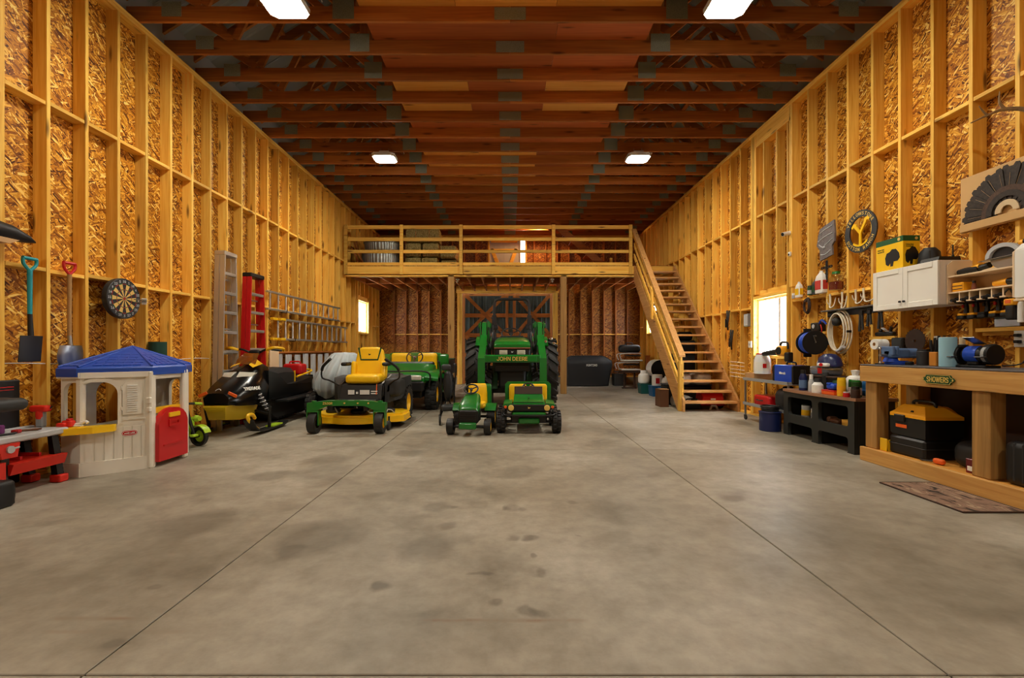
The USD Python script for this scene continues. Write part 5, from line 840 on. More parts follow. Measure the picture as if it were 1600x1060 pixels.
small('speaker_box', 'small black box on the wall behind the vise', 'box', (4.50, 5.28, 1.17), [('box', bx(-.07, .07, -.08, .08, 0, .17, .008), 'black'), ('grille', bx(-.074, -.069, -.06, .06, .02, .15, .003), 'charcoal')])
small('tape_measure', 'small black and white tape measure hung left of the rusty saw blade', 'tape measure', (4.42, 5.43, 1.19), [('case', rbox((0, 0, .05), (.06, .10, .10), .025), 'black'), ('badge', disc((-.031, 0, .05), .034, .006, 'x', 18), 'white')])
# ---- wall cabinet and what stands on it ----
wc = Thing('wall_cabinet', 'white two-door wall cabinet above the workbench', 'cabinet', (4.14, 4.46, 1.64))
wc.part('body', bx(.02, .316, 0, .80, 0, .432, .002), 'whitish')
for k in range(2):
    y0 = .002+k*.399; d = wc.part('door', C(bx(.0, .019, y0, y0+.055, 0, .432, .002), bx(0, .019, y0+.342, y0+.397, 0, .432, .002), bx(0, .019, y0+.055, y0+.342, 0, .055, .002), bx(0, .019, y0+.055, y0+.342, .377, .432, .002), bx(.008, .019, y0+.05, y0+.345, .05, .38)), 'ceramic', smooth=False)
    kn = (.375+.05*k); wc.part('knob', C(disc((-.012, kn, .07), .011, .02, 'x', 12, .003), disc((-.003, kn, .07), .006, .01, 'x', 10)), 'black', parent=d)
jb = Thing('product_box', 'yellow and green carton printed with a mower seat standing on the white cabinet', 'carton', (4.17, 4.89, 2.073))
jb.part('carton', bx(0, .18, 0, .36, 0, .30, .002), 'jdyellow'); jb.part('lid_band', bx(-.001, .181, -.001, .361, .285, .345, .002), 'jdbox')
SEATP = [(-.08, -.07), (-.09, .0), (-.07, .05), (-.03, .06), (-.0, .085), (.05, .08), (.09, .03), (.10, -.02), (.07, -.05), (.02, -.05), (.01, -.10), (-.02, -.10), (-.02, -.06), (-.05, -.09)]
jb.part('printed_seat', R(T(prism(SEATP, -.003, .0, 'xz'), -.14, 0, .14), 'z', -90), 'black'); jb.part('printed_seat', T(prism([(x*.75, z) for x, z in SEATP], -.003, 0, 'xz'), .09, 0, .14), 'black')
for i, s in enumerate(('Deluxe Seat', 'Armrest Kit')): jb.part('lettering', text_on(s, .015, (-.002, .29, .245-.024*i), '-x', d=.001, maxw=.09), 'jddark'); jb.part('lettering', text_on(s, .012, (.07, -.002, .25-.02*i), '-y', d=.001, maxw=.08), 'jddark')
jb.part('emblem', disc((-.002, .05, .315), .018, .003, 'x', 16), 'gold'); jb.part('emblem', disc((.14, -.002, .315), .016, .003, 'y', 16), 'gold')
small('domed_hat', 'black domed hat beside the yellow carton on the cabinet', 'cap', (4.36, 4.79, 2.073), [('crown', lathe([(0, .19), (.05, .185), (.085, .14), (.095, .05), (.10, .0), (0, 0)], 24), 'blackfab'), ('brim', disc((-.06, -.03, .01), .08, .015, n=20), 'blackfab')])
rt = Thing('wifi_router', 'flat black router with two thin aerials on the end of the cabinet', 'router', (4.26, 4.565, 2.073)); rt.part('case', skin([[(-.11, y, 0), (.11, y, 0), (.10, y, .035), (-.10, y, .035)] for y in (-.10, .10)]), 'black')
for x, y, h in ((.05, -.08, .12), (-.02, .09, .1), ): rt.part('aerial', C(cyl((x, y, .03), (x, y, .03+h), .006, 8), disc((x, y, .04), .012, .02)), 'black')
# ---- tool rack ----
tr_ = Thing('tool_rack', 'pale plywood drill rack with slots hung beside the white cabinet', 'rack', (0, 0, 0)); XR0, XR1 = 4.22, WR-.004
for y in (4.442, 3.858): tr_.part('side', prism([(XR0, 1.64), (XR1, 1.64), (XR1, 2.06), (XR0+.05, 2.06), (XR0, 2.02)], y, y+.014, 'xz'), 'board', smooth=False)
for z in (1.908, 1.752): tr_.part('shelf', bx(XR0, XR1, 3.872, 4.442, z-.014, z, .001), 'board', smooth=False)
for y in (4.34, 4.245, 4.15, 4.05, 3.955): dv_ = tr_.part('divider', bx(XR0+.01, XR1, y-.006, y+.006, 1.665, 1.738, .001), 'board', smooth=False); tr_.part('foot', bx(XR0+.005, XR1, y-.026, y+.026, 1.652, 1.665, .001), 'board', smooth=False, parent=dv_)
tr_.part('back', bx(XR1-.006, XR1, 3.872, 4.442, 1.75, 1.96, .001), 'board', smooth=False)
def drill(lb, y, kind, z=1.66):
    t = Thing('cordless_drill', lb, 'drill', (4.30, y, z)); m = 'dewalt' if kind != 1 else 'black'
    t.part('body', C(T(lathe([(0, -.07), (.028, -.07), (.032, -.02), (.032, .06), (.026, .09), (0, .09)], 16, 'x'), 0.02, 0, .01)), 'black'); t.part('chuck', cyl((-.05, 0, .01), (-.10, 0, .01), .018, 12, .012), 'darksteel'); t.part('grip', tube([(.04, 0, -.01), (.05, 0, -.07), (.045, 0, -.115)], [.02, .018, .02], 10), 'black'); t.part('trigger', cb((.015, 0, -.045), (.02, .016, .03), .004), 'black' if kind else 'red')
    t.part('foot', rbox((.035, 0, -.125), (.10, .066, .025), .01), m); t.part('battery', rbox((.035, 0, -.152), (.11, .068, .035), .01), 'black' if kind < 2 else 'dewalt')
for i, y in enumerate((4.39, 4.293, 4.198, 4.10, 4.0)): drill(['first cordless drill in the rack, next to the white cabinet', 'second cordless drill in the rack', 'third cordless drill in the rack, all black body', 'fourth cordless drill in the rack with a broad yellow foot', 'last cordless drill in the rack, next to the yellow inflator'][i], y, [0, 0, 1, 0, 0][i])
cs = Thing('circular_saw', 'circular saw with a pale blade guard on top of the tool rack', 'circular saw', (4.33, 4.02, 1.9085), 8)
cs.part('shoe', T(R(bx(-.07, .06, -.12, .17, -.002, .002), 'x', -4), 0, 0, .10), 'steel'); cs.part('upper_guard', prism([(.13*math.cos(a), .11+.115*math.sin(a)) for a in np.linspace(-.1, PI+.1, 20)]+[(.10*math.cos(a), .11+.08*math.sin(a)) for a in np.linspace(PI, 0, 14)], -.045, .0, 'yz'), 'lightgray'); cs.part('lower_guard', prism([(.10*math.cos(a), .10+.098*math.sin(a)) for a in np.linspace(PI, 2*PI, 16)], -.03, -.012, 'yz'), 'steel'); cs.part('blade', disc((-.02, 0, .10), .092, .004, 'x', 32), 'darksteel'); cs.part('motor', C(T(lathe([(0, 0), (.045, 0), (.045, .09), (.035, .11), (0, .11)], 18, 'x'), .005, -.0, .13)), 'black'); cs.part('handle', C(tube(curve([(.02, -.06, .18), (.02, -.12, .215), (.02, -.24, .22)], 12), .022, 10)), 'black'); cs.part('collar', C(disc((.02, -.10, .205), .028, .03, 'y', 14)), 'dewalt')
rs = Thing('reciprocating_saw', 'black and yellow reciprocating saw lying on the top shelf of the rack', 'saw', (4.30, 4.32, 1.9085)); rs.part('body', tube([(0, .09, .03), (0, .03, .035), (0, -.10, .04)], [.028, .032, .03], 12), 'black'); rs.part('housing', tube([(0, -.02, .05), (0, -.11, .055)], [.02, .026], 12), 'dewalt'); rs.part('handle', tube([(0, -.10, .04), (0, -.19, .055)], [.024, .026], 10), 'black')
t = Thing('battery_pack', 'yellow battery pack at the left end of the lower rack shelf', 'battery', (4.30, 4.37, 1.7525)); t.part('case', bx(-.06, .06, -.055, .055, 0, .085, .008), 'dewalt'); t.part('ridge', C(*[bx(-.063, -.058, -.05, .05, z, z+.008, .002) for z in (.02, .05)]), 'brown')
can('small_bottle', 'small brown bottle beside the yellow battery pack on the rack', 'bottle', (4.28, 4.25, 1.7525), .018, .085, 'rust', 'black', caph=.02, neck=.012)
t = Thing('heat_gun', 'yellow and black power tool lying at the right end of the lower rack shelf', 'power tool', (4.30, 3.99, 1.7525)); t.part('body', tube([(0, .10, .035), (0, .0, .038), (0, -.02, .038)], [.024, .034, .034], 12), 'dewalt'); t.part('tail', tube([(0, -.02, .038), (0, -.10, .04)], [.032, .026], 12), 'black')
t = Thing('inflator', 'black and yellow inflator hanging at the right end of the tool rack', 'inflator', (4.26, 3.905, 1.52)); t.part('body', rbox((0, 0, .0), (.07, .07, .13), .015), 'black'); t.part('front', rbox((0, 0, .085), (.085, .085, .06), .015), 'dewalt'); t.part('display', cb((-.043, 0, .09), (.004, .045, .03), .001), 'orange'); t.part('hose', tube(curve([(0, .03, .11), (-.02, .05, .16), (0, .02, .2), (.02, 0, .1)], 16), .008, 6), 'black')
can('white_bottle', 'tall white squeeze bottle hanging beside the yellow inflator', 'bottle', (4.27, 3.84, 1.43), .03, .25, 'white', 'white', caph=.04, neck=.015)
w2 = Thing('white_cupboard', 'white wall cupboard cut by the right edge of the picture', 'cupboard', (4.19, 3.20, 1.62)); w2.part('body', C(prism([(0, 0), (.266, 0), (.266, .46), (.05, .46), (0, .41)], 0, .62, 'xz')), 'white', smooth=False); w2.part('door', bx(-.016, -.001, .005, .615, .01, .40, .003), 'white'); w2.part('base_board', bx(-.02, .266, -.0, .62, -.018, -.001, .002), 'board', smooth=False)
M['covert'] = flat('covert_brown', (74, 50, 34), .7, vary=.3, bscale=60)
# ---- hung on the right wall, high ----
tf = Thing('turkey_fan', 'dark turkey tail fan mounted on a pale board at the right edge', 'mounted fan', (WR-.014, 4.10, 2.44))
tf.part('board', bx(0, .012, -.62, .45, -.10, .44, .003), 'pineboard', smooth=False); tf.part('lower_board', bx(-.03, -.001, -.62, .43, -.095, -.02, .004), 'pineboard', smooth=False)
for i in range(26):
    a = math.radians(-4+i*188/25); c_, s_ = math.cos(a), math.sin(a); r0, r1, w = .10, .405+.015*math.sin(i*2.3), .030
    q = [(r0*c_-.01*-s_, r0*s_-.01*c_), (r1*.93*c_+w*s_, r1*.93*s_-w*c_), (r1*c_+w*.5*s_, r1*s_-w*.5*c_), (r1*c_-w*.5*s_, r1*s_+w*.5*c_), (r1*.93*c_-w*s_, r1*.93*s_+w*c_), (r0*c_-.01*s_, r0*s_+.01*c_)]
    f_ = tf.part('tail_feather', prism(sg.Polygon(q).buffer(.001), -.012-.004*(i % 3), -.006-.004*(i % 3), 'yz'), 'feather', smooth=False)
    if i % 2: tf.part('quill', tube([(-.021, .2*c_, .2*s_), (-.021, r1*.86*c_, r1*.86*s_)], .0016, 5), 'antler', parent=f_)
for r, m_ in ((.225, 'covert'), (.18, 'feather'), (.10, 'beige')): tf.part('covert_band', C(prism([(r*math.cos(a), r*math.sin(a)) for a in np.linspace(-.08, PI+.08, 24)]+[((r-.05)*math.cos(a), (r-.05)*math.sin(a)) for a in np.linspace(PI+.08, -.08, 24)], -.03+.004*(r > .2), -.020, 'yz')), m_)
an = Thing('antler', 'brown deer antler projecting from the right wall at the picture edge', 'antler'); an.part('beam', tube(curve([(4.44, 3.86, 3.10), (4.40, 3.92, 3.24), (4.29, 4.0, 3.29), (4.17, 4.02, 3.25), (4.04, 4.04, 3.19)], 24), np.linspace(.024, .005, 21), 10), 'antler'); an.part('tine', tube(curve([(4.30, 4.0, 3.28), (4.25, 4.0, 3.35), (4.24, 3.99, 3.44)], 12), np.linspace(.016, .003, 13), 8), 'antler'); an.part('tine', tube(curve([(4.16, 4.02, 3.25), (4.12, 4.02, 3.29), (4.09, 4.02, 3.33)], 9), np.linspace(.010, .003, 9), 8), 'antler'); an.part('skull_plate', bx(4.43, WR, 3.78, 3.92, 3.02, 3.16, .01), 'antler')
ys = Thing('round_sign', 'round black sign with a yellow letter Y hung on the right wall', 'sign', (WR-.024, 5.83, 2.70))
ys.part('ring', T(lathe([(.185, -.008), (.267, -.008), (.267, .008), (.185, .008), (.185, -.008)], 56, 'x'), 0, 0, 0), 'charcoal')
def arcpoly(r0, r1, a0, a1): return [(r0*math.cos(a), r0*math.sin(a)) for a in np.linspace(a0, a1, 14)]+[(r1*math.cos(a), r1*math.sin(a)) for a in np.linspace(a1, a0, 14)]
yy = sg.LineString([(0, -.17), (0, -.02), (-.09, .085)]).buffer(.017).union(sg.LineString([(0, -.02), (.10, .135)]).buffer(.016)).union(sg.LineString([(-.125, .075), (-.10, .10), (-.08, .09)]).buffer(.018)).union(sg.LineString([(.085, .13), (.115, .145), (.135, .13)]).buffer(.018)).union(sg.Polygon(arcpoly(.165, .19, PI*1.28, PI*1.72)))
ys.part('letter', R(prism(yy, -.012, .004, 'xz'), 'z', -90), 'jdyellow')
def ring_text(s, r, a_mid, step, up):
    for i, ch in enumerate(s):
        if ch == ' ': continue
        a = a_mid+(i-(len(s)-1)/2)*step*(1 if up else -1); m = text_on(ch, .040, (0, 0, 0), '-x', d=.002); m = R(m, 'x', math.degrees(a) if up else math.degrees(a)+180)
        ys.part('lettering', T(m, -.009, -r*math.sin(a), r*math.cos(a)), 'gold')
ring_text('YELLOWSTONE', .226, 0, .215, True); ring_text('DUTTON RANCH', .226, PI, .2, False)
# seen from the room +y runs to the left, so text turns about x the other way
gsn = Thing('stone_plaque', 'grey relief plaque of irregular outline hung left of the round sign', 'plaque', (WR-.03, 6.46, 2.71)); pq = [(-.15, .12), (-.11, .21), (.17, .27), (.185, .1), (.18, -.02), (.13, -.07), (.14, -.2), (-.11, -.245), (-.12, -.08), (-.18, -.02)]
gp = gsn.part('slab', R(prism([(-x*0+x, z) for x, z in pq], -.012, .012, 'xz'), 'z', -90), 'slate'); gsn.part('relief', R(C(*[tube(curve(p, 16), .008, 6) for p in ([(-.13, -.013, -.01), (-.05, -.013, -.06), (.02, -.013, -.03), (.15, -.013, .02)], [(-.14, -.013, .04), (0, -.013, .08), (.15, -.013, .1)], [(-.1, -.013, .15), (.02, -.013, .18), (.14, -.013, .2)], [(-.09, -.013, -.16), (.0, -.013, -.17), (.11, -.013, -.13)])], ball((-.02, -.014, -.07), .02, n=1)), 'z', -90), 'lightgray', parent=gp)
ch = Thing('chain_cross', 'cross made of dark chain links hanging below the grey plaque', 'cross', (WR-.014, 6.47, 2.33))
def link(c, rot): return T(R(tube([(0, .013*math.cos(a), .024*math.sin(a)) for a in np.linspace(0, 2*PI, 14, endpoint=False)], .0075, 6, True), 'x', rot), *c)
for i in range(7): ch.part('chain_link', link((0, 0, .10-i*.042), 0), 'darksteel')
for s in (-1, 1):
    for i in (1, 2): ch.part('chain_link', link((0, s*i*.042, .03), 90), 'darksteel')
sc_ = Thing('security_camera', 'small white security camera on a stud above the window', 'camera', (WR-.012, 7.33, 3.03)); sc_.part('body', cyl((-.01, .0, .03), (-.13, -.03, .0), .032, 16), 'white'); sc_.part('lens', cyl((-.131, -.030, .0), (-.134, -.031, -.001), .026, 16), 'black'); sc_.part('mount', C(disc((-.006, 0, .03), .035, .012, 'x', 16)), 'white')
small('motion_sensor', 'tiny white sensor on the stud below the security camera', 'sensor', (WR-.012, 7.30, 2.72), [('case', rbox((-.018, 0, 0), (.035, .05, .07), .012), 'white'), ('window', rbox((-.036, 0, -.01), (.006, .03, .03), .003), 'charcoal')])
# ---- bottles and jars on the blocking ----
BL = 2.006
can('small_jar', 'tiny white jar at the left end of the bottle row above the window', 'jar', (4.44, 7.22, BL), .025, .08, 'lightgray', 'white', caph=.03)
jug('oil_bottle', 'white oil bottle with a yellow label on the wall blocking', 'bottle', (4.44, 7.08, BL), (.07, .12, .24), 'white', 'white', 'yellow')
can('green_flask', 'small dark green flask left of the tall dark bottle', 'bottle', (4.42, 6.79, BL), .035, .14, 'jddark', 'charcoal', 'lightgray', caph=.025)
jug('antifreeze_bottle', 'tall dark bottle next to the big white jug on the wall', 'bottle', (4.44, 6.70, BL), (.07, .09, .22), 'charcoal', 'black', 'jddark')
jug('white_jug', 'big white jug with a red and black label on the wall blocking', 'jug', (4.43, 6.56, BL-.0), (.10, .17, .32), 'white', 'white', 'redprint')
t = can('pickle_jar', 'clear jar of dark red liquid with a green lid on the wall blocking', 'jar', (4.40, 6.22, BL), .085, .25, 'jarglass', 'jdgreen', neck=.045, caph=.03); t.part('liquid', lathe([(0, .008), (.081, .008), (.081, .11), (0, .11)], 24), 'wine')
small('cord_coil', 'brown cord coil hung on a stud below the bottles', 'cord', (WR-.03, 6.88, 1.86), [('coil', C(*[tube([(.012*k, (.06+.004*k)*math.cos(a), (.11+.01*k)*math.sin(a)) for a in np.linspace(0, 2*PI, 28, endpoint=False)], .009, 6, True) for k in (-1, 0, 1)]), 'darkbrown'), ('knot', rbox((-.02, 0, .07), (.03, .05, .04), .01), 'darkbrown')])
for i, (y, h, w) in enumerate([(6.30, .17, .05), (6.08, .2, .04), (5.82, .16, .06), (5.66, .15, .09)]): t = Thing('pale_antler', ['pale curved antler hanging left end above the steel ledge', 'second pale curved antler above the steel ledge', 'third pale curved antler above the steel ledge', 'widest pale curved antler beside the white cabinet'][i], 'antler', (WR-.05, y, 1.93)); t.part('beam', tube(curve([(0, w, .04), (.0, w*.9, -.06), (-.03, w*.2, -h+.02), (-.02, -w, -h*.75), (0, -w*1.2, -.02)], 20), np.linspace(.014, .006, 21), 8), 'hose'); t.part('tine', tube(curve([(-.02, w*.5, -h*.7), (-.05, w*.7, -h*.45), (-.05, w*.8, -h*.2)], 10), np.linspace(.009, .003, 11), 7), 'hose')
lg_ = Thing('steel_ledge', 'dark steel ledge with hanging hooks on the right wall', 'ledge', (0, 0, 1.745)); lg_.part('shelf', bx(4.34, WR-.002, 5.28, 6.45, -.018, 0, .003), 'pegsteel', smooth=False); lg_.part('rail', bx(WR-.02, WR-.004, 5.28, 6.45, -.09, -.019, .003), 'black', smooth=False)
for y in (5.4, 5.5, 5.62, 5.75): lg_.part('hook', tube([(WR-.01, y, -.06), (WR-.08, y, -.07), (WR-.085, y, -.045)], .005, 6), 'black')
hc = Thing('hose_coil', 'white hose coil hung in a tall loop under the steel ledge', 'hose', (WR-.04, 6.14, 1.44)); 
for k in range(4): hc.part('loop', tube(curve([(-.018*k, (.185-.012*k)*math.cos(a)+.012*k, (.285-.016*k+.01*(k % 2))*math.sin(a)) for a in np.linspace(0, 2*PI, 20, endpoint=False)], 60, True), .011, 7, True), 'hose')
hc.part('fitting', C(cyl((-.05, -.06, -.23), (-.07, .0, -.26), .018, 10), cyl((-.06, -.12, -.2), (-.06, -.06, -.23), .024, 10)), 'lightgray'); hc.part('strap', T(C(cb((-.03, -.18, .0), (.07, .02, .03), .004)), 0, 0, 0), 'black')
small('rubber_ball', 'black rubber ball hung inside the white hose coil', 'ball', (WR-.05, 6.22, 1.58), [('ball', ball((0, 0, 0), .06), 'rubber'), ('cord', cyl((0, 0, .05), (.02, 0, .15), .004, 6), 'black')])
for i, (y, h, lb) in enumerate([(5.75, .26, 'black long-handled tool hung on the first ledge hook'), (5.62, .20, 'dark pliers hung on the ledge beside the long tool'), (5.45, .24, 'black clamp hung on the ledge next to the cabinet')]): t = Thing('hanging_tool', lb, 'hand tool', (WR-.08, y, 1.69)); t.part('head', rbox((0, 0, -.03), (.03, .06, .06), .012), 'black'); t.part('handle', C(tube([(0, .015, -.05), (0, .025, -h)], [.012, .016], 8), tube([(0, -.015, -.05), (0, -.03, -h+.02)], [.012, .014], 8)), 'charcoal')
t = Thing('black_charger', 'black charger with a red cord on the small shelf left of the hose coil', 'charger', (4.47, 6.68, 1.461)); t.part('case', rbox((0, 0, .07), (.12, .2, .13), .02), 'black'); t.part('dial', disc((-.062, .02, .08), .03, .006, 'x', 14), 'lightgray'); t.part('cord', tube(curve([(-.05, -.12, .1), (-.06, -.16, .02), (-.05, -.13, -.1), (-.06, -.18, -.25)], 20), .007, 6), 'red'); t.part('clip', tube(curve([(-.05, -.1, .12), (-.07, -.18, .16), (-.05, -.24, .1)], 10), .014, 7), 'toolblue')
# ---- cart by the window ----
ct = Thing('utility_cart', 'grey steel utility cart on casters under the bright window', 'cart', (0, 0, 0))
for x in (4.06, 4.42):
    for y in (6.72, 7.95): ct.part('leg', cyl((x, y, .07), (x, y, .72), .018, 10), 'steel'); ct.part('caster', C(disc((x, y-.01, .04), .04, .025, 'x', 18, .005), cb((x, y, .075), (.04, .04, .02), .004)), 'rubber')
for z in (.70, .28): ct.part('tray', C(bx(4.03, 4.445, 6.69, 7.98, z-.02, z, .003), bx(4.03, 4.04, 6.69, 7.98, z, z+.03, .001), bx(4.03, 4.445, 6.69, 6.70, z, z+.03, .001)), 'grayplastic', smooth=False)
small('cardboard_box', 'flat open cardboard box on the far end of the utility cart', 'box', (4.18, 7.78, .702), [('tray', C(bx(-.135, .2, -.15, .15, 0, .006), bx(-.135, -.13, -.15, .15, 0, .11), bx(-.135, .2, -.15, -.145, 0, .11), bx(-.135, .2, .145, .15, 0, .11), bx(.195, .2, -.15, .15, 0, .11)), 'cardboard'), ('sheet', bx(-.12, .18, -.14, .14, .09, .10), 'cardboard')])
can('white_tub', 'large translucent white jar with a red label on the cart by the window', 'jar', (4.17, 7.62, .805), .125, .34, 'frost', 'red', 'white', neck=.09, caph=.02).part('red_label', bx(-.06, .0, -.1285, -.127, .10, .17), 'red')
wd = Thing('welder', 'blue and black welder standing on the utility cart', 'welder', (4.22, 7.0, .702)); wd.part('case', bx(-.13, .14, -.30, .14, 0, .27, .012), 'toolblue'); wd.part('front_panel', bx(-.135, .145, .14, .19, -.0, .27, .02), 'black'); wd.part('rear_panel', bx(-.135, .145, -.33, -.30, 0, .27, .02), 'black'); wd.part('lettering', text_on('Millermatic', .035, (-.132, -.08, .15), '-x', d=.002, maxw=.16), 'white'); wd.part('grip', tube(curve([(0, -.2, .27), (0, -.18, .31), (0, .0, .31), (0, .02, .27)], 12), .012, 8), 'black')
for z in (.08, .13, .18): wd.part('dial', disc((-.0, .193, z), .015, .01, 'y', 10), 'lightgray')
lb_ = Thing('leaf_blower', 'yellow and black leaf blower lying on top of the welder', 'leaf blower', (4.17, 7.0, 1.014), 5); lb_.part('nozzle', tube([(0, .50, .12), (0, .12, .16)], [.035, .05], 14), 'black'); lb_.part('body', rbox((0, .04, .17), (.14, .2, .16), .05), 'dewalt'); lb_.part('handle', tube(curve([(0, .1, .24), (0, .06, .3), (0, -.06, .29), (0, -.08, .2)], 16), .016, 8), 'black'); lb_.part('battery', rbox((0, -.09, .08), (.09, .1, .14), .02), 'black'); lb_.part('fan_cover', disc((-.06, .04, .17), .06, .03, 'x', 18), 'black')
small('red_case', 'red plastic case on the lower shelf of the utility cart', 'case', (4.22, 7.5, .2815), [('case', rbox((0, 0, .09), (.28, .46, .18), .03), 'red'), ('handle', tube(curve([(-.15, -.08, .1), (-.18, -.06, .1), (-.18, .06, .1), (-.15, .08, .1)], 10), .01, 6), 'black')])
small('black_sack', 'black sack slumped on the lower end of the utility cart', 'sack', (4.2, 6.93, .2815), [('sack', T(rbox((0, 0, .17), (.32, .36, .34), .12), 0, 0, 0), 'blackfab'), ('neck', T(rbox((0, .03, .34), (.12, .12, .06), .03), 0, 0, 0), 'blackfab')])
bk = can('blue_bucket', 'dark blue bucket on the floor in front of the utility cart', 'bucket', (3.865, 6.85, 0), .145, .29, 'navy'); bk.part('rim', tube([(.148*math.cos(a), .148*math.sin(a), .28) for a in np.linspace(0, 2*PI, 28, endpoint=False)], .008, 6, True), 'navy'); bk.part('hose', C(*[tube([((.10+.01*k)*math.cos(a), (.10+.01*k)*math.sin(a), .30+.03*k) for a in np.linspace(0, 2*PI, 24, endpoint=False)], .016, 6, True) for k in range(3)]), 'black')
rl = Thing('hose_reel', 'blue hose reel with a black flange mounted above the welder', 'hose reel', (4.22, 6.45, 1.30), 82); rl.part('hose', C(*[T(tube([(0, .13*math.cos(a), .13*math.sin(a)) for a in np.linspace(0, 2*PI, 28, endpoint=False)], .02, 7, True), x, 0, 0) for x in (-.06, -.02, .02, .06)]), 'toolblue')
for x in (-.095, .095): rl.part('flange', disc((x, 0, 0), .165, .008, 'x', 32, .002), 'black')
rl.part('drum', disc((0, 0, 0), .11, .18, 'x', 24), 'black'); rl.part('crank', C(tube([(-.10, 0, 0), (-.12, 0, .0), (-.12, .03, .09)], .008, 6), cyl((-.12, .03, .09), (-.18, .03, .09), .012, 8)), 'steel'); rl.part('bracket', C(bx(.10, .13, -.05, .05, -.2, .2, .004), bx(.02, .06, -.25, .03, -.03, .03, .004)), 'black')
# ---- black resin table ----
tbm = Thing('resin_table', 'black resin shelf table with a bowed brown top between cart and workbench', 'table', (0, 0, 0)); TX, TY0, TY1, TZ = 3.93, 5.26, 6.62, .645
bow = [(TX+.0-.055*math.sin(PI*u), TY0-.02+(TY1-TY0+.04)*u) for u in np.linspace(0, 1, 17)]
tbm.part('tabletop', C(prism(bow+[(4.42, TY1+.02), (4.42, TY0-.02)], TZ-.035, TZ, 'xy'), ), 'tabletop')
fp = sg.box(TY0, .0, TY1, TZ-.036)
for a in (sg.box(TY0+.10, .30, TY0+.62, .54), sg.box(TY0+.74, .30, TY1-.10, .54), sg.box(TY0+.10, -.01, TY0+.62, .18), sg.box(TY0+.74, -.01, TY1-.10, .18)): fp = fp.difference(a.buffer(-.04).buffer(.04))
tbm.part('front_frame', prism(fp, TX+.0, TX+.05, 'yz'), 'resin', smooth=False); tbm.part('shelf', bx(TX+.05, 4.40, TY0+.03, TY1-.03, .24, .28, .006), 'resin')
for y in (TY0, (TY0+TY1)/2-.02, TY1-.04): tbm.part('side_panel', bx(TX+.05, 4.40, y, y+.04, 0, TZ-.036, .004), 'resin', smooth=False)
tbm.part('back_panel', bx(4.38, 4.40, TY0+.04, TY1-.04, 0, TZ-.04), 'resin', smooth=False)
TT = TZ+.0005
can('spray_can', 'dark blue spray can at the left end of the black table', 'spray can', (4.02, 6.32, TT), .05, .28, 'navy', 'black', 'bluegray', neck=.03, caph=.05)
can('silver_can', 'white-topped silver can second from the left on the black table', 'can', (4.0, 6.12, TT), .035, .23, 'lightgray', 'white', caph=.06, neck=.022)
can('paint_tin', 'white labelled tin with a grey cap near the middle of the black table', 'tin', (3.97, 5.95, TT), .065, .185, 'white', 'charcoal', 'ceramic', caph=.045, neck=.035)
can('black_can', 'black can standing behind the white labelled tin', 'can', (4.12, 6.02, TT), .04, .26, 'black', 'charcoal', caph=.04)
small('orange_box', 'flat orange box on the black table', 'box', (3.99, 5.73, TT), [('box', bx(-.06, .06, -.13, .09, 0, .055, .006), 'orange'), ('lid', bx(-.061, .061, -.131, .091, .04, .058, .004), 'red')])
small('blue_tape', 'blue rag ball on top of the flat orange box', 'rag', (4.0, 5.70, TT+.059), [('rag', S(rbox((0, 0, .04), (.11, .14, .08), .035), 1, 1, 1), 'toolblue'), ('fold', rbox((-.03, .02, .075), (.06, .06, .03), .014), 'toolblue')])
can('yellow_tin', 'yellow tin on the right half of the black table', 'tin', (3.97, 5.52, TT), .045, .22, 'yellow', 'yellow', 'dewalt', caph=.02)
for i, (x, y) in enumerate(((4.10, 5.50), (4.06, 5.40))): can('green_tin', ['dark green tin behind the yellow tin', 'dark green tin right of the yellow tin'][i], 'tin', (x, y, TT), .052, .20, 'jddark', 'jdgreen', 'lightgray', caph=.02)
can('red_tin', 'short red tin in front of the green tins', 'tin', (3.95, 5.41, TT), .035, .06, 'red', 'lightgray', caph=.01)
can('dark_jar', 'dark brown jar at the right end of the black table', 'jar', (3.98, 5.31, TT), .045, .13, 'darkbrown', 'black', caph=.03)
small('black_bin', 'black storage bin standing at the back of the black table', 'bin', (4.26, 6.12, TT), [('bin', skin([[(-.13, -.30, 0), (.12, -.30, 0), (.12, .28, 0), (-.13, .28, 0)], [(-.15, -.32, .20), (.13, -.32, .20), (.13, .30, .20), (-.15, .30, .20)]]), 'black'), ('rim', bx(-.16, .14, -.33, .31, .19, .215, .006), 'darkbrown')])
small('clear_tub', 'clear plastic tub on the black storage bin', 'tub', (4.25, 6.2, TT+.216), [('tub', rbox((0, 0, .06), (.24, .34, .12), .03), 'clear'), ('contents', rbox((0, 0, .04), (.2, .28, .06), .02), 'bluegray'), ('tag', rbox((-.112, -.05, .06), (.02, .09, .08), .008), 'red')])
wh = Thing('welding_helmet', 'dark blue helmet with a white and red visor on the clear tub', 'helmet', (4.23, 6.10, TT+.337)); wh.part('shell', T(S(lathe([(0, .17), (.06, .16), (.11, .11), (.13, .03), (.128, 0), (0, 0)], 28), 1, 1.35, 1), 0, 0, 0), 'navy'); wh.part('brim', rbox((-.11, -.04, .02), (.06, .2, .05), .02), 'white'); wh.part('emblem', T(S(disc((0, 0, 0), .022, .008, 'x', 16), 1, 1.5, 1), -.143, -.04, .022), 'red')
small('white_bag', 'white plastic bag at the back of the black table', 'bag', (4.26, 5.68, TT), [('bag', rbox((0, 0, .12), (.18, .2, .24), .07), 'white'), ('neck', T(lathe([(0, .22), (.03, .22), (.05, .30), (0, .31)], 12), 0, 0, 0), 'white')])
can('green_tub', 'dark green tub between the white bag and the black bin', 'tub', (4.13, 5.78, TT), .075, .17, 'darkgreen', 'jddark', caph=.02)
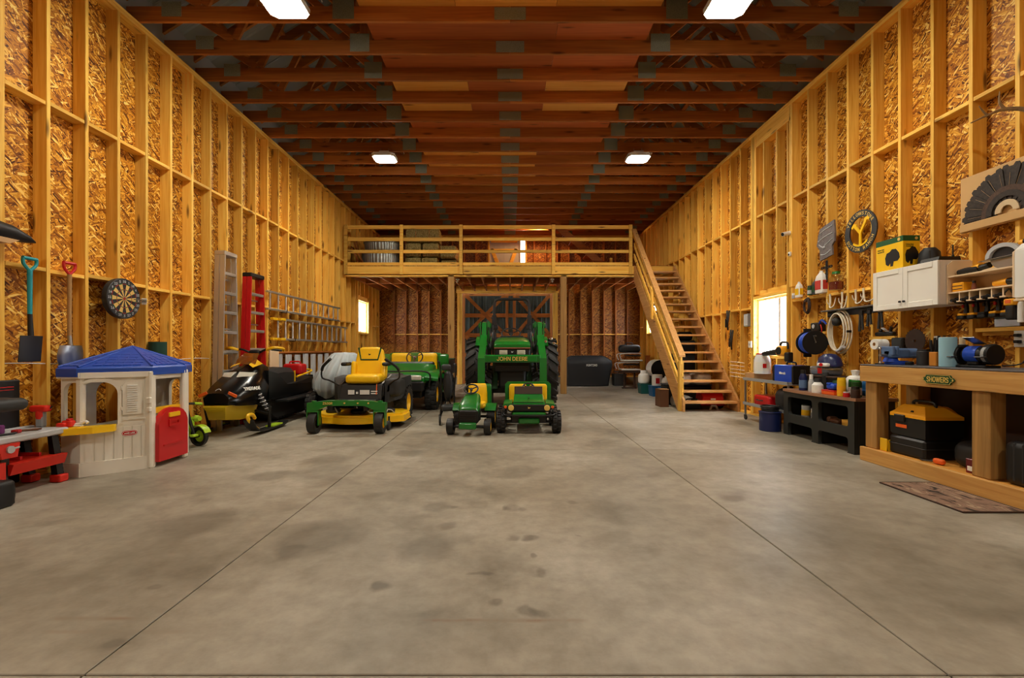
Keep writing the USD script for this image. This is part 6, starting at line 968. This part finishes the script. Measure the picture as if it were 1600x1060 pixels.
small('blue_cloth', 'blue cloth draped at the back corner of the black table', 'cloth', (4.27, 5.40, TT), [('cloth', rbox((0, 0, .11), (.20, .20, .22), .06), 'steelblue'), ('fold', rbox((-.08, .0, .05), (.08, .18, .08), .03), 'steelblue')])
# on the table's shelf
for i, (y, m_, b_, h, lb) in enumerate([(6.32, 'lightgray', 'yellow', .17, 'paint tin with a yellow label on the shelf of the black table'), (6.12, 'ceramic', 'grayplastic', .15, 'pale tin on the shelf of the black table')]): can('shelf_tin', lb, 'tin', (4.06, y, .281), .055, h, m_, 'darksteel', b_, caph=.012)
small('leather_glove', 'brown leather gloves on the shelf of the black table', 'gloves', (4.07, 5.72, .281), [('palm', rbox((0, 0, .03), (.12, .16, .06), .025), 'brown'), ('cuff', rbox((0, .10, .04), (.12, .08, .08), .03), 'brown')])
for k in range(2): t = Thing('wood_block', ['lower pine block on the shelf of the black table', 'upper pine block on the shelf of the black table'][k], 'block', (4.06, 5.48, .281+.04*k), 4*k); t.part('block', bx(-.05, .05, -.09, .09, 0, .039, .002), 'pine_y', smooth=False)
# ---- under the workbench ----
vc = Thing('shop_vacuum', 'yellow and black shop vacuum stacked on a black case under the workbench', 'vacuum', (4.10, 4.56, .34)); vc.part('tank', skin([[(-.17*k, -.20*k, z), (.19*k, -.20*k, z), (.19*k, .20*k, z), (-.17*k, .20*k, z)] for z, k in ((0, .94), (.02, 1), (.17, 1.02), (.19, 1.0))]), 'black'); vc.part('lid', skin([[(-.17*k, -.2*k, z), (.19*k, -.2*k, z), (.19*k, .2*k, z), (-.17*k, .2*k, z)] for z, k in ((.19, 1.02), (.22, 1.02), (.25, .86), (.29, .72), (.31, .6))]), 'dewalt'); vc.part('latch', bx(-.19, -.165, .02, .14, .14, .21, .006), 'black'); vc.part('badge', bx(-.178, -.172, .0, .13, .08, .115, .003), 'orange'); vc.part('handle', tube(curve([(0, -.12, .30), (0, -.1, .345), (0, .1, .345), (0, .12, .30)], 14), .014, 8), 'black'); vc.part('port', disc((-.14, -.03, .245), .018, .02, 'x', 14), 'black')
bc = Thing('tool_case', 'black tool case below the shop vacuum', 'case', (4.10, 4.56, .148)); bc.part('case', bx(-.18, .2, -.20, .21, 0, .185, .02), 'black'); bc.part('seam', bx(-.184, .2, -.204, .214, .10, .108, .002), 'charcoal')
t = Thing('dustpan', 'yellow plastic bracket leaning beside the black tool case', 'dustpan', (4.0, 4.83, .148)); t.part('tray', prism([(-.11, 0), (.02, 0), (.02, .13), (-.09, .12)], -.07, -.064, 'xz'), 'yellow'); t.part('lip', C(bx(-.11, -.095, -.07, .02, 0, .13, .004), bx(.01, .03, -.075, -.05, 0, .22, .006)), 'yellow')
t = Thing('orange_plug', 'orange extension plug lying on the bench shelf below the tool case', 'plug', (3.93, 4.22, .148)); t.part('plug', rbox((0, 0, .03), (.05, .10, .05), .02), 'orange'); t.part('cord', tube(curve([(0, .05, .02), (-.03, .14, .012), (.02, .2, .012), (.06, .08, .012)], 16), .008, 6), 'black')
small('black_bag', 'slumped black bag under the middle of the workbench', 'bag', (4.15, 4.05, .148), [('bag', rbox((0, 0, .12), (.30, .30, .24), .09), 'blackfab'), ('strap', tube(curve([(-.1, -.1, .2), (-.05, -.02, .34), (0, .1, .2)], 12), .014, 6), 'charcoal')])
small('red_box', 'dark red box with a white label beside the bench post', 'box', (4.04, 3.93-.01, .148), [('box', bx(-.12, .12, -.045, .045, 0, .12, .003), 'wine'), ('label', bx(-.123, -.119, -.03, .03, .02, .06, .001), 'white')])
bc = Thing('black_case', 'large black moulded case under the workbench at the right edge', 'case', (4.10, 3.44, .148)); bc.part('shell', rbox((0, 0, .17), (.40, .42, .34), .04), 'black'); bc.part('rib', C(bx(-.206, .2, .12, .135, .03, .33, .01), bx(-.206, .2, .06, .07, .03, .33, .01)), 'charcoal'); bc.part('latch', rbox((-.2, -.05, .12), (.03, .06, .08), .01), 'charcoal')
# ---- rug on the floor ----
M['camo'] = MAT('camo_rug', {'g': ('geometry', {}), 'm': ('mapping', dict(scale=(5, 2.2, 5), rotation=(0, 0, .25))), 'n': ('noise_texture', dict(scale=1.6, detail=5, distortion=2.2)), 'r': ('rgb_ramp', {'ramp': [(.36, lin((50, 40, 32))), (.42, lin((118, 92, 76))), (.52, lin((150, 118, 98))), (.6, lin((128, 104, 84))), (.66, lin((172, 146, 120)))]}), 'p': ('principled_bsdf', dict(roughness=.95))}, [('g.position', 'm.vector'), ('m.vector', 'n.vector'), ('n.fac', 'r.fac'), ('r.color', 'p.base_color')])
rg_ = Thing('floor_mat', 'brown camouflage print mat on the floor in front of the workbench', 'mat', (0, 0, 0)); rg_.part('mat', bx(3.33, 3.80, 3.39, 4.14, .0005, .010, .003), 'camo'); rg_.part('edging', C(bx(3.322, 3.332, 3.385, 4.145, .0005, .012, .002), bx(3.80, 3.81, 3.385, 4.145, .0005, .012, .002), bx(3.322, 3.81, 3.38, 3.392, .0005, .012, .002), bx(3.322, 3.81, 4.138, 4.148, .0005, .012, .002)), 'darkbrown')
# ---- between stairs and window ----
small('breaker_box', 'small grey meter box between studs left of the bright window', 'box', (4.50, 8.70, 1.76), [('box', bx(-.05, .05, -.08, .08, -.12, .12, .006), 'grayplastic'), ('door', bx(-.056, -.05, -.07, .07, -.1, .1, .003), 'lightgray')])
small('light_switch', 'white switch box on the stud left of the bright window', 'switch', (WR-.012, 8.52, 1.30), [('plate', bx(-.02, 0, -.055, .055, -.06, .06, .004), 'white'), ('toggle', bx(-.03, -.02, -.01, .01, -.02, .02, .002), 'lightgray')])
for i, (y, z, lb) in enumerate([(9.35, 1.85, 'black bridle hung high on a hook between studs beside the stairs'), (9.2, 1.45, 'black strap hung low between studs beside the stairs')]): t = Thing('hung_strap', lb, 'strap', (WR-.03, y, z)); t.part('strap', C(tube(curve([(0, .05, .15), (-.03, .0, .0), (-.02, .06, -.18), (0, .1, -.02)], 20), .018, 6), tube(curve([(0, -.04, .14), (-.04, -.06, -.1), (0, .02, -.24)], 16), .016, 6)), 'black'); t.part('buckle', T(tube([(0, .03*math.cos(a), .03*math.sin(a)) for a in np.linspace(0, 2*PI, 12, endpoint=False)], .006, 5, True), -.04, 0, -.05), 'darksteel')
t = Thing('wire_rack', 'white wire rack of curved rods low on the wall between stairs and cart', 'rack', (WR-.02, 8.95, .85))
for k in range(5): t.part('rod', tube(curve([(0, -.22, .1-.07*k), (-.12, -.1, .12-.07*k), (-.12, .1, .12-.07*k), (0, .22, .1-.07*k)], 14), .007, 6), 'hose')
# ---- below and behind the stairs ----
for i, (x, y, z, lb) in enumerate([(3.66, 9.95, .452, 'pale feed sack behind the stair treads, left one'), (4.08, 9.97, .452, 'pale feed sack behind the stair treads, right one'), (3.62, 9.78, .0, 'pale sack low behind the stair treads')]): t = Thing('feed_sack', lb, 'sack', (x, y, z), 7*i); t.part('sack', rbox((0, 0, .13 if i < 2 else .12), (.36, .5 if i < 2 else .34, .25 if i < 2 else .24), .09), 'sack'); t.part('seam', tube([(-.14, -.2, .2), (0, -.22, .22), (.14, -.2, .2)], .008, 5), 'white')
small('storage_crate', 'black storage crate carrying the feed sacks under the stairs', 'crate', (3.9, 10.12, 0), [('crate', bx(-.48, .48, -.10, .35, 0, .42, .02), 'black'), ('lid', bx(-.49, .49, -.11, .36, .42, .45, .01), 'charcoal')])
rm = Thing('red_snowblower', 'red machine with a white badge standing behind the lowest stair treads', 'machine', (4.08, 9.42, 0)); rm.part('housing', skin([[(-.26*k, y, z0), (.26*k, y, z0), (.22*k, y, z1), (-.22*k, y, z1)] for y, k, z0, z1 in ((-.16, .9, .10, .25), (-.1, 1, .06, .32), (.12, 1, .06, .335), (.18, .8, .12, .28))]), 'red'); rm.part('badge', cb((0, -.165, .21), (.10, .006, .03), .002), 'white'); rm.part('scraper', prism([(-.10, .0), (-.05, .10), (.05, .10), (.10, 0), (.06, 0), (.03, .06), (-.03, .06), (-.06, 0)], -.20, -.17, 'xz'), 'lightgray')
for s in (-1, 1): rm.part('wheel', disc((s*.24, .05, .10), .10, .06, 'x', 20, .01), 'rubber')
small('black_toolbox', 'black toolbox on the floor behind the lowest stair tread', 'toolbox', (3.66, 9.38, 0), [('box', bx(-.2, .2, -.1, .08, 0, .16, .01), 'black'), ('handle', tube(curve([(-.08, 0, .16), (-.06, 0, .2), (.06, 0, .2), (.08, 0, .16)], 10), .01, 6), 'charcoal')])
small('dark_locker', 'dark blue-grey locker standing in the shade behind the stairs', 'locker', (4.22, 11.3, 0), [('body', bx(-.18, .22, -.25, .25, 0, 1.42, .01), 'charcoal'), ('shelf_load', rbox((.02, -.05, 1.53), (.36, .3, .22), .08), 'blackfab'), ('door', bx(-.17, .21, -.262, -.251, .05, 1.38, .004), 'darkslate')])
small('brown_carton', 'brown cardboard carton standing beside the foot of the stairs', 'carton', (3.22, 9.75, 0), [('carton', bx(-.08, .10, -.12, .22, 0, .37, .004), 'brown'), ('flap', bx(-.085, .105, -.125, .04, .37, .378, .001), 'cardboard')])
def crate(nm, lb, loc, s, m): return small(nm, lb, 'crate', loc, [('body', skin([[(-s[0]/2*k, -s[1]/2*k, z), (s[0]/2*k, -s[1]/2*k, z), (s[0]/2*k, s[1]/2*k, z), (-s[0]/2*k, s[1]/2*k, z)] for z, k in ((0, .9), (s[2]*.92, 1))]), m), ('rim', cb((0, 0, s[2]*.96), (s[0]*1.04, s[1]*1.04, s[2]*.08), .006), m)])
crate('green_crate', 'green crate under the propane tank by the back wall', (3.72, 12.7, 0), (.32, .34, .27), 'darkteal'); crate('blue_crate', 'blue tub under the white bucket beside the stairs', (3.83, 12.0, 0), (.36, .36, .27), 'steelblue'); crate('teal_crate', 'teal tub under the white jug nearest the stairs', (3.78, 11.25, 0), (.24, .34, .28), 'steelblue')
pt = Thing('propane_tank', 'white propane tank standing on the green crate', 'gas bottle', (3.68, 12.68, .272)); pt.part('tank', lathe([(0, 0), (.10, 0), (.14, .03), (.155, .08), (.155, .2), (.14, .25), (.09, .285), (0, .29)], 28), 'white'); pt.part('collar', T(lathe([(.085, 0), (.09, 0), (.09, .09), (.085, .09), (.085, 0)], 24, 'z', .4, 5.9), 0, 0, .275), 'white'); pt.part('valve', C(cyl((0, 0, .28), (0, 0, .34), .02, 10), cyl((0, -.04, .325), (0, .02, .325), .014, 8)), 'gold')
t = can('white_bucket', 'white pail with a red label on the blue tub', 'bucket', (3.83, 12.0, .272), .135, .29, 'white', 'white', caph=.015); t.part('red_label', prism(sg.box(-.075, .06, .02, .2), -.142, -.128, 'xz'), 'red')
jug('white_jug', 'white jug on the teal tub beside the stair stringer', 'jug', (3.80, 11.2, .282), (.2, .2, .28), 'white', 'white')
dm = Thing('plastic_drum', 'white drum with a black end lying behind the propane tank', 'drum', (4.12, 12.75, .67)); dm.part('drum', T(lathe([(0, -.1), (.25, -.1), (.26, -.08), (.26, .35), (.25, .38), (0, .38)], 32, 'y'), 0, 0, 0), 'white'); dm.part('end', T(lathe([(0, -.112), (.245, -.112), (.25, -.1), (0, -.1)], 32, 'y'), 0, 0, 0), 'black'); dm.part('cradle', bx(-.2, .2, -.08, .3, -.67, -.19, .01), 'black')
gc = Thing('covered_grill', 'barbecue under a black fitted cover by the back wall', 'barbecue', (2.57, 15.45, 0)); gc.part('cover', skin([[(a*math.copysign(abs(math.cos(q))**.35, math.cos(q))*(1+.012*math.sin(11*q+z*5)), b*math.copysign(abs(math.sin(q))**.45, math.sin(q))*(1+.03*math.sin(9*q+z*3)), z) for q in np.linspace(0, 2*PI, 64, endpoint=False)] for z, a, b in ((.02, .70, .32), (.35, .76, .34), (.72, .82, .36), (.84, .80, .35), (.96, .62, .26), (1.01, .5, .2), (1.015, .1, .05))]), 'blackfab', smooth=60); gc.part('lettering', text_on('HUNTING', .07, (.10, -.385, .70), d=.01, maxw=.36), 'white')
for s in (-1, 1): gc.part('caster', disc((s*.55, 0, .03), .03, .03, 'x', 12), 'rubber')
bt = Thing('side_table', 'small brown table by the back wall stacked with garden chairs', 'table', (3.72, 14.35, 0)); bt.part('top', bx(-.42, .42, -.3, .3, .50, .54, .006), 'darkbrown')
for x in (-.18, .14): bt.part('leg', cyl((x, -.05, 0), (x, -.05, .5), .03, 10), 'darkbrown')
bt.part('foot', C(bx(-.25, .2, -.1, .0, 0, .04, .01)), 'darkbrown')
for k in range(2): t = Thing('garden_chair', ['white framed garden chair lying upside down on the brown table, lower one', 'white framed garden chair stacked on top of the other'][k], 'chair', (3.66+.06*k, 14.32, .542+.28*k)); t.part('seat', rbox((.05, 0, .05), (.6, .44, .05), .02), 'white'); t.part('frame', C(*[tube(curve([(-.3, y, .06), (-.34, y, .14), (-.34, y, .24), (-.1, y, .27), (.3, y, .27)], 16), .014, 6) for y in (-.2, .2)]), 'lightgray'); t.part('backrest', rbox((.1, 0, .2), (.4, .4, .04), .018), 'black')
small('duffel_bag', 'black duffel bag on top of the stacked garden chairs', 'bag', (3.70, 14.32, 1.105), [('bag', rbox((0, 0, .13), (.64, .36, .25), .1), 'blackfab'), ('handle', tube(curve([(-.12, 0, .24), (-.08, 0, .31), (.08, 0, .31), (.12, 0, .24)], 12), .014, 6), 'charcoal')])
small('wood_post', 'reddish wooden post leaning on the wall behind the garden chairs', 'post', (4.28, 14.35, 0), [('post', bx(-.06, .06, -.06, .06, 0, 1.0, .006), 'truss_z'), ('cap', bx(-.07, .07, -.07, .07, 1.0, 1.03, .006), 'truss_x')])
crate('grey_crate', 'dark crate on the floor between the barbecue and the brown table', (3.66, 15.5, 0), (.4, .4, .4), 'charcoal')
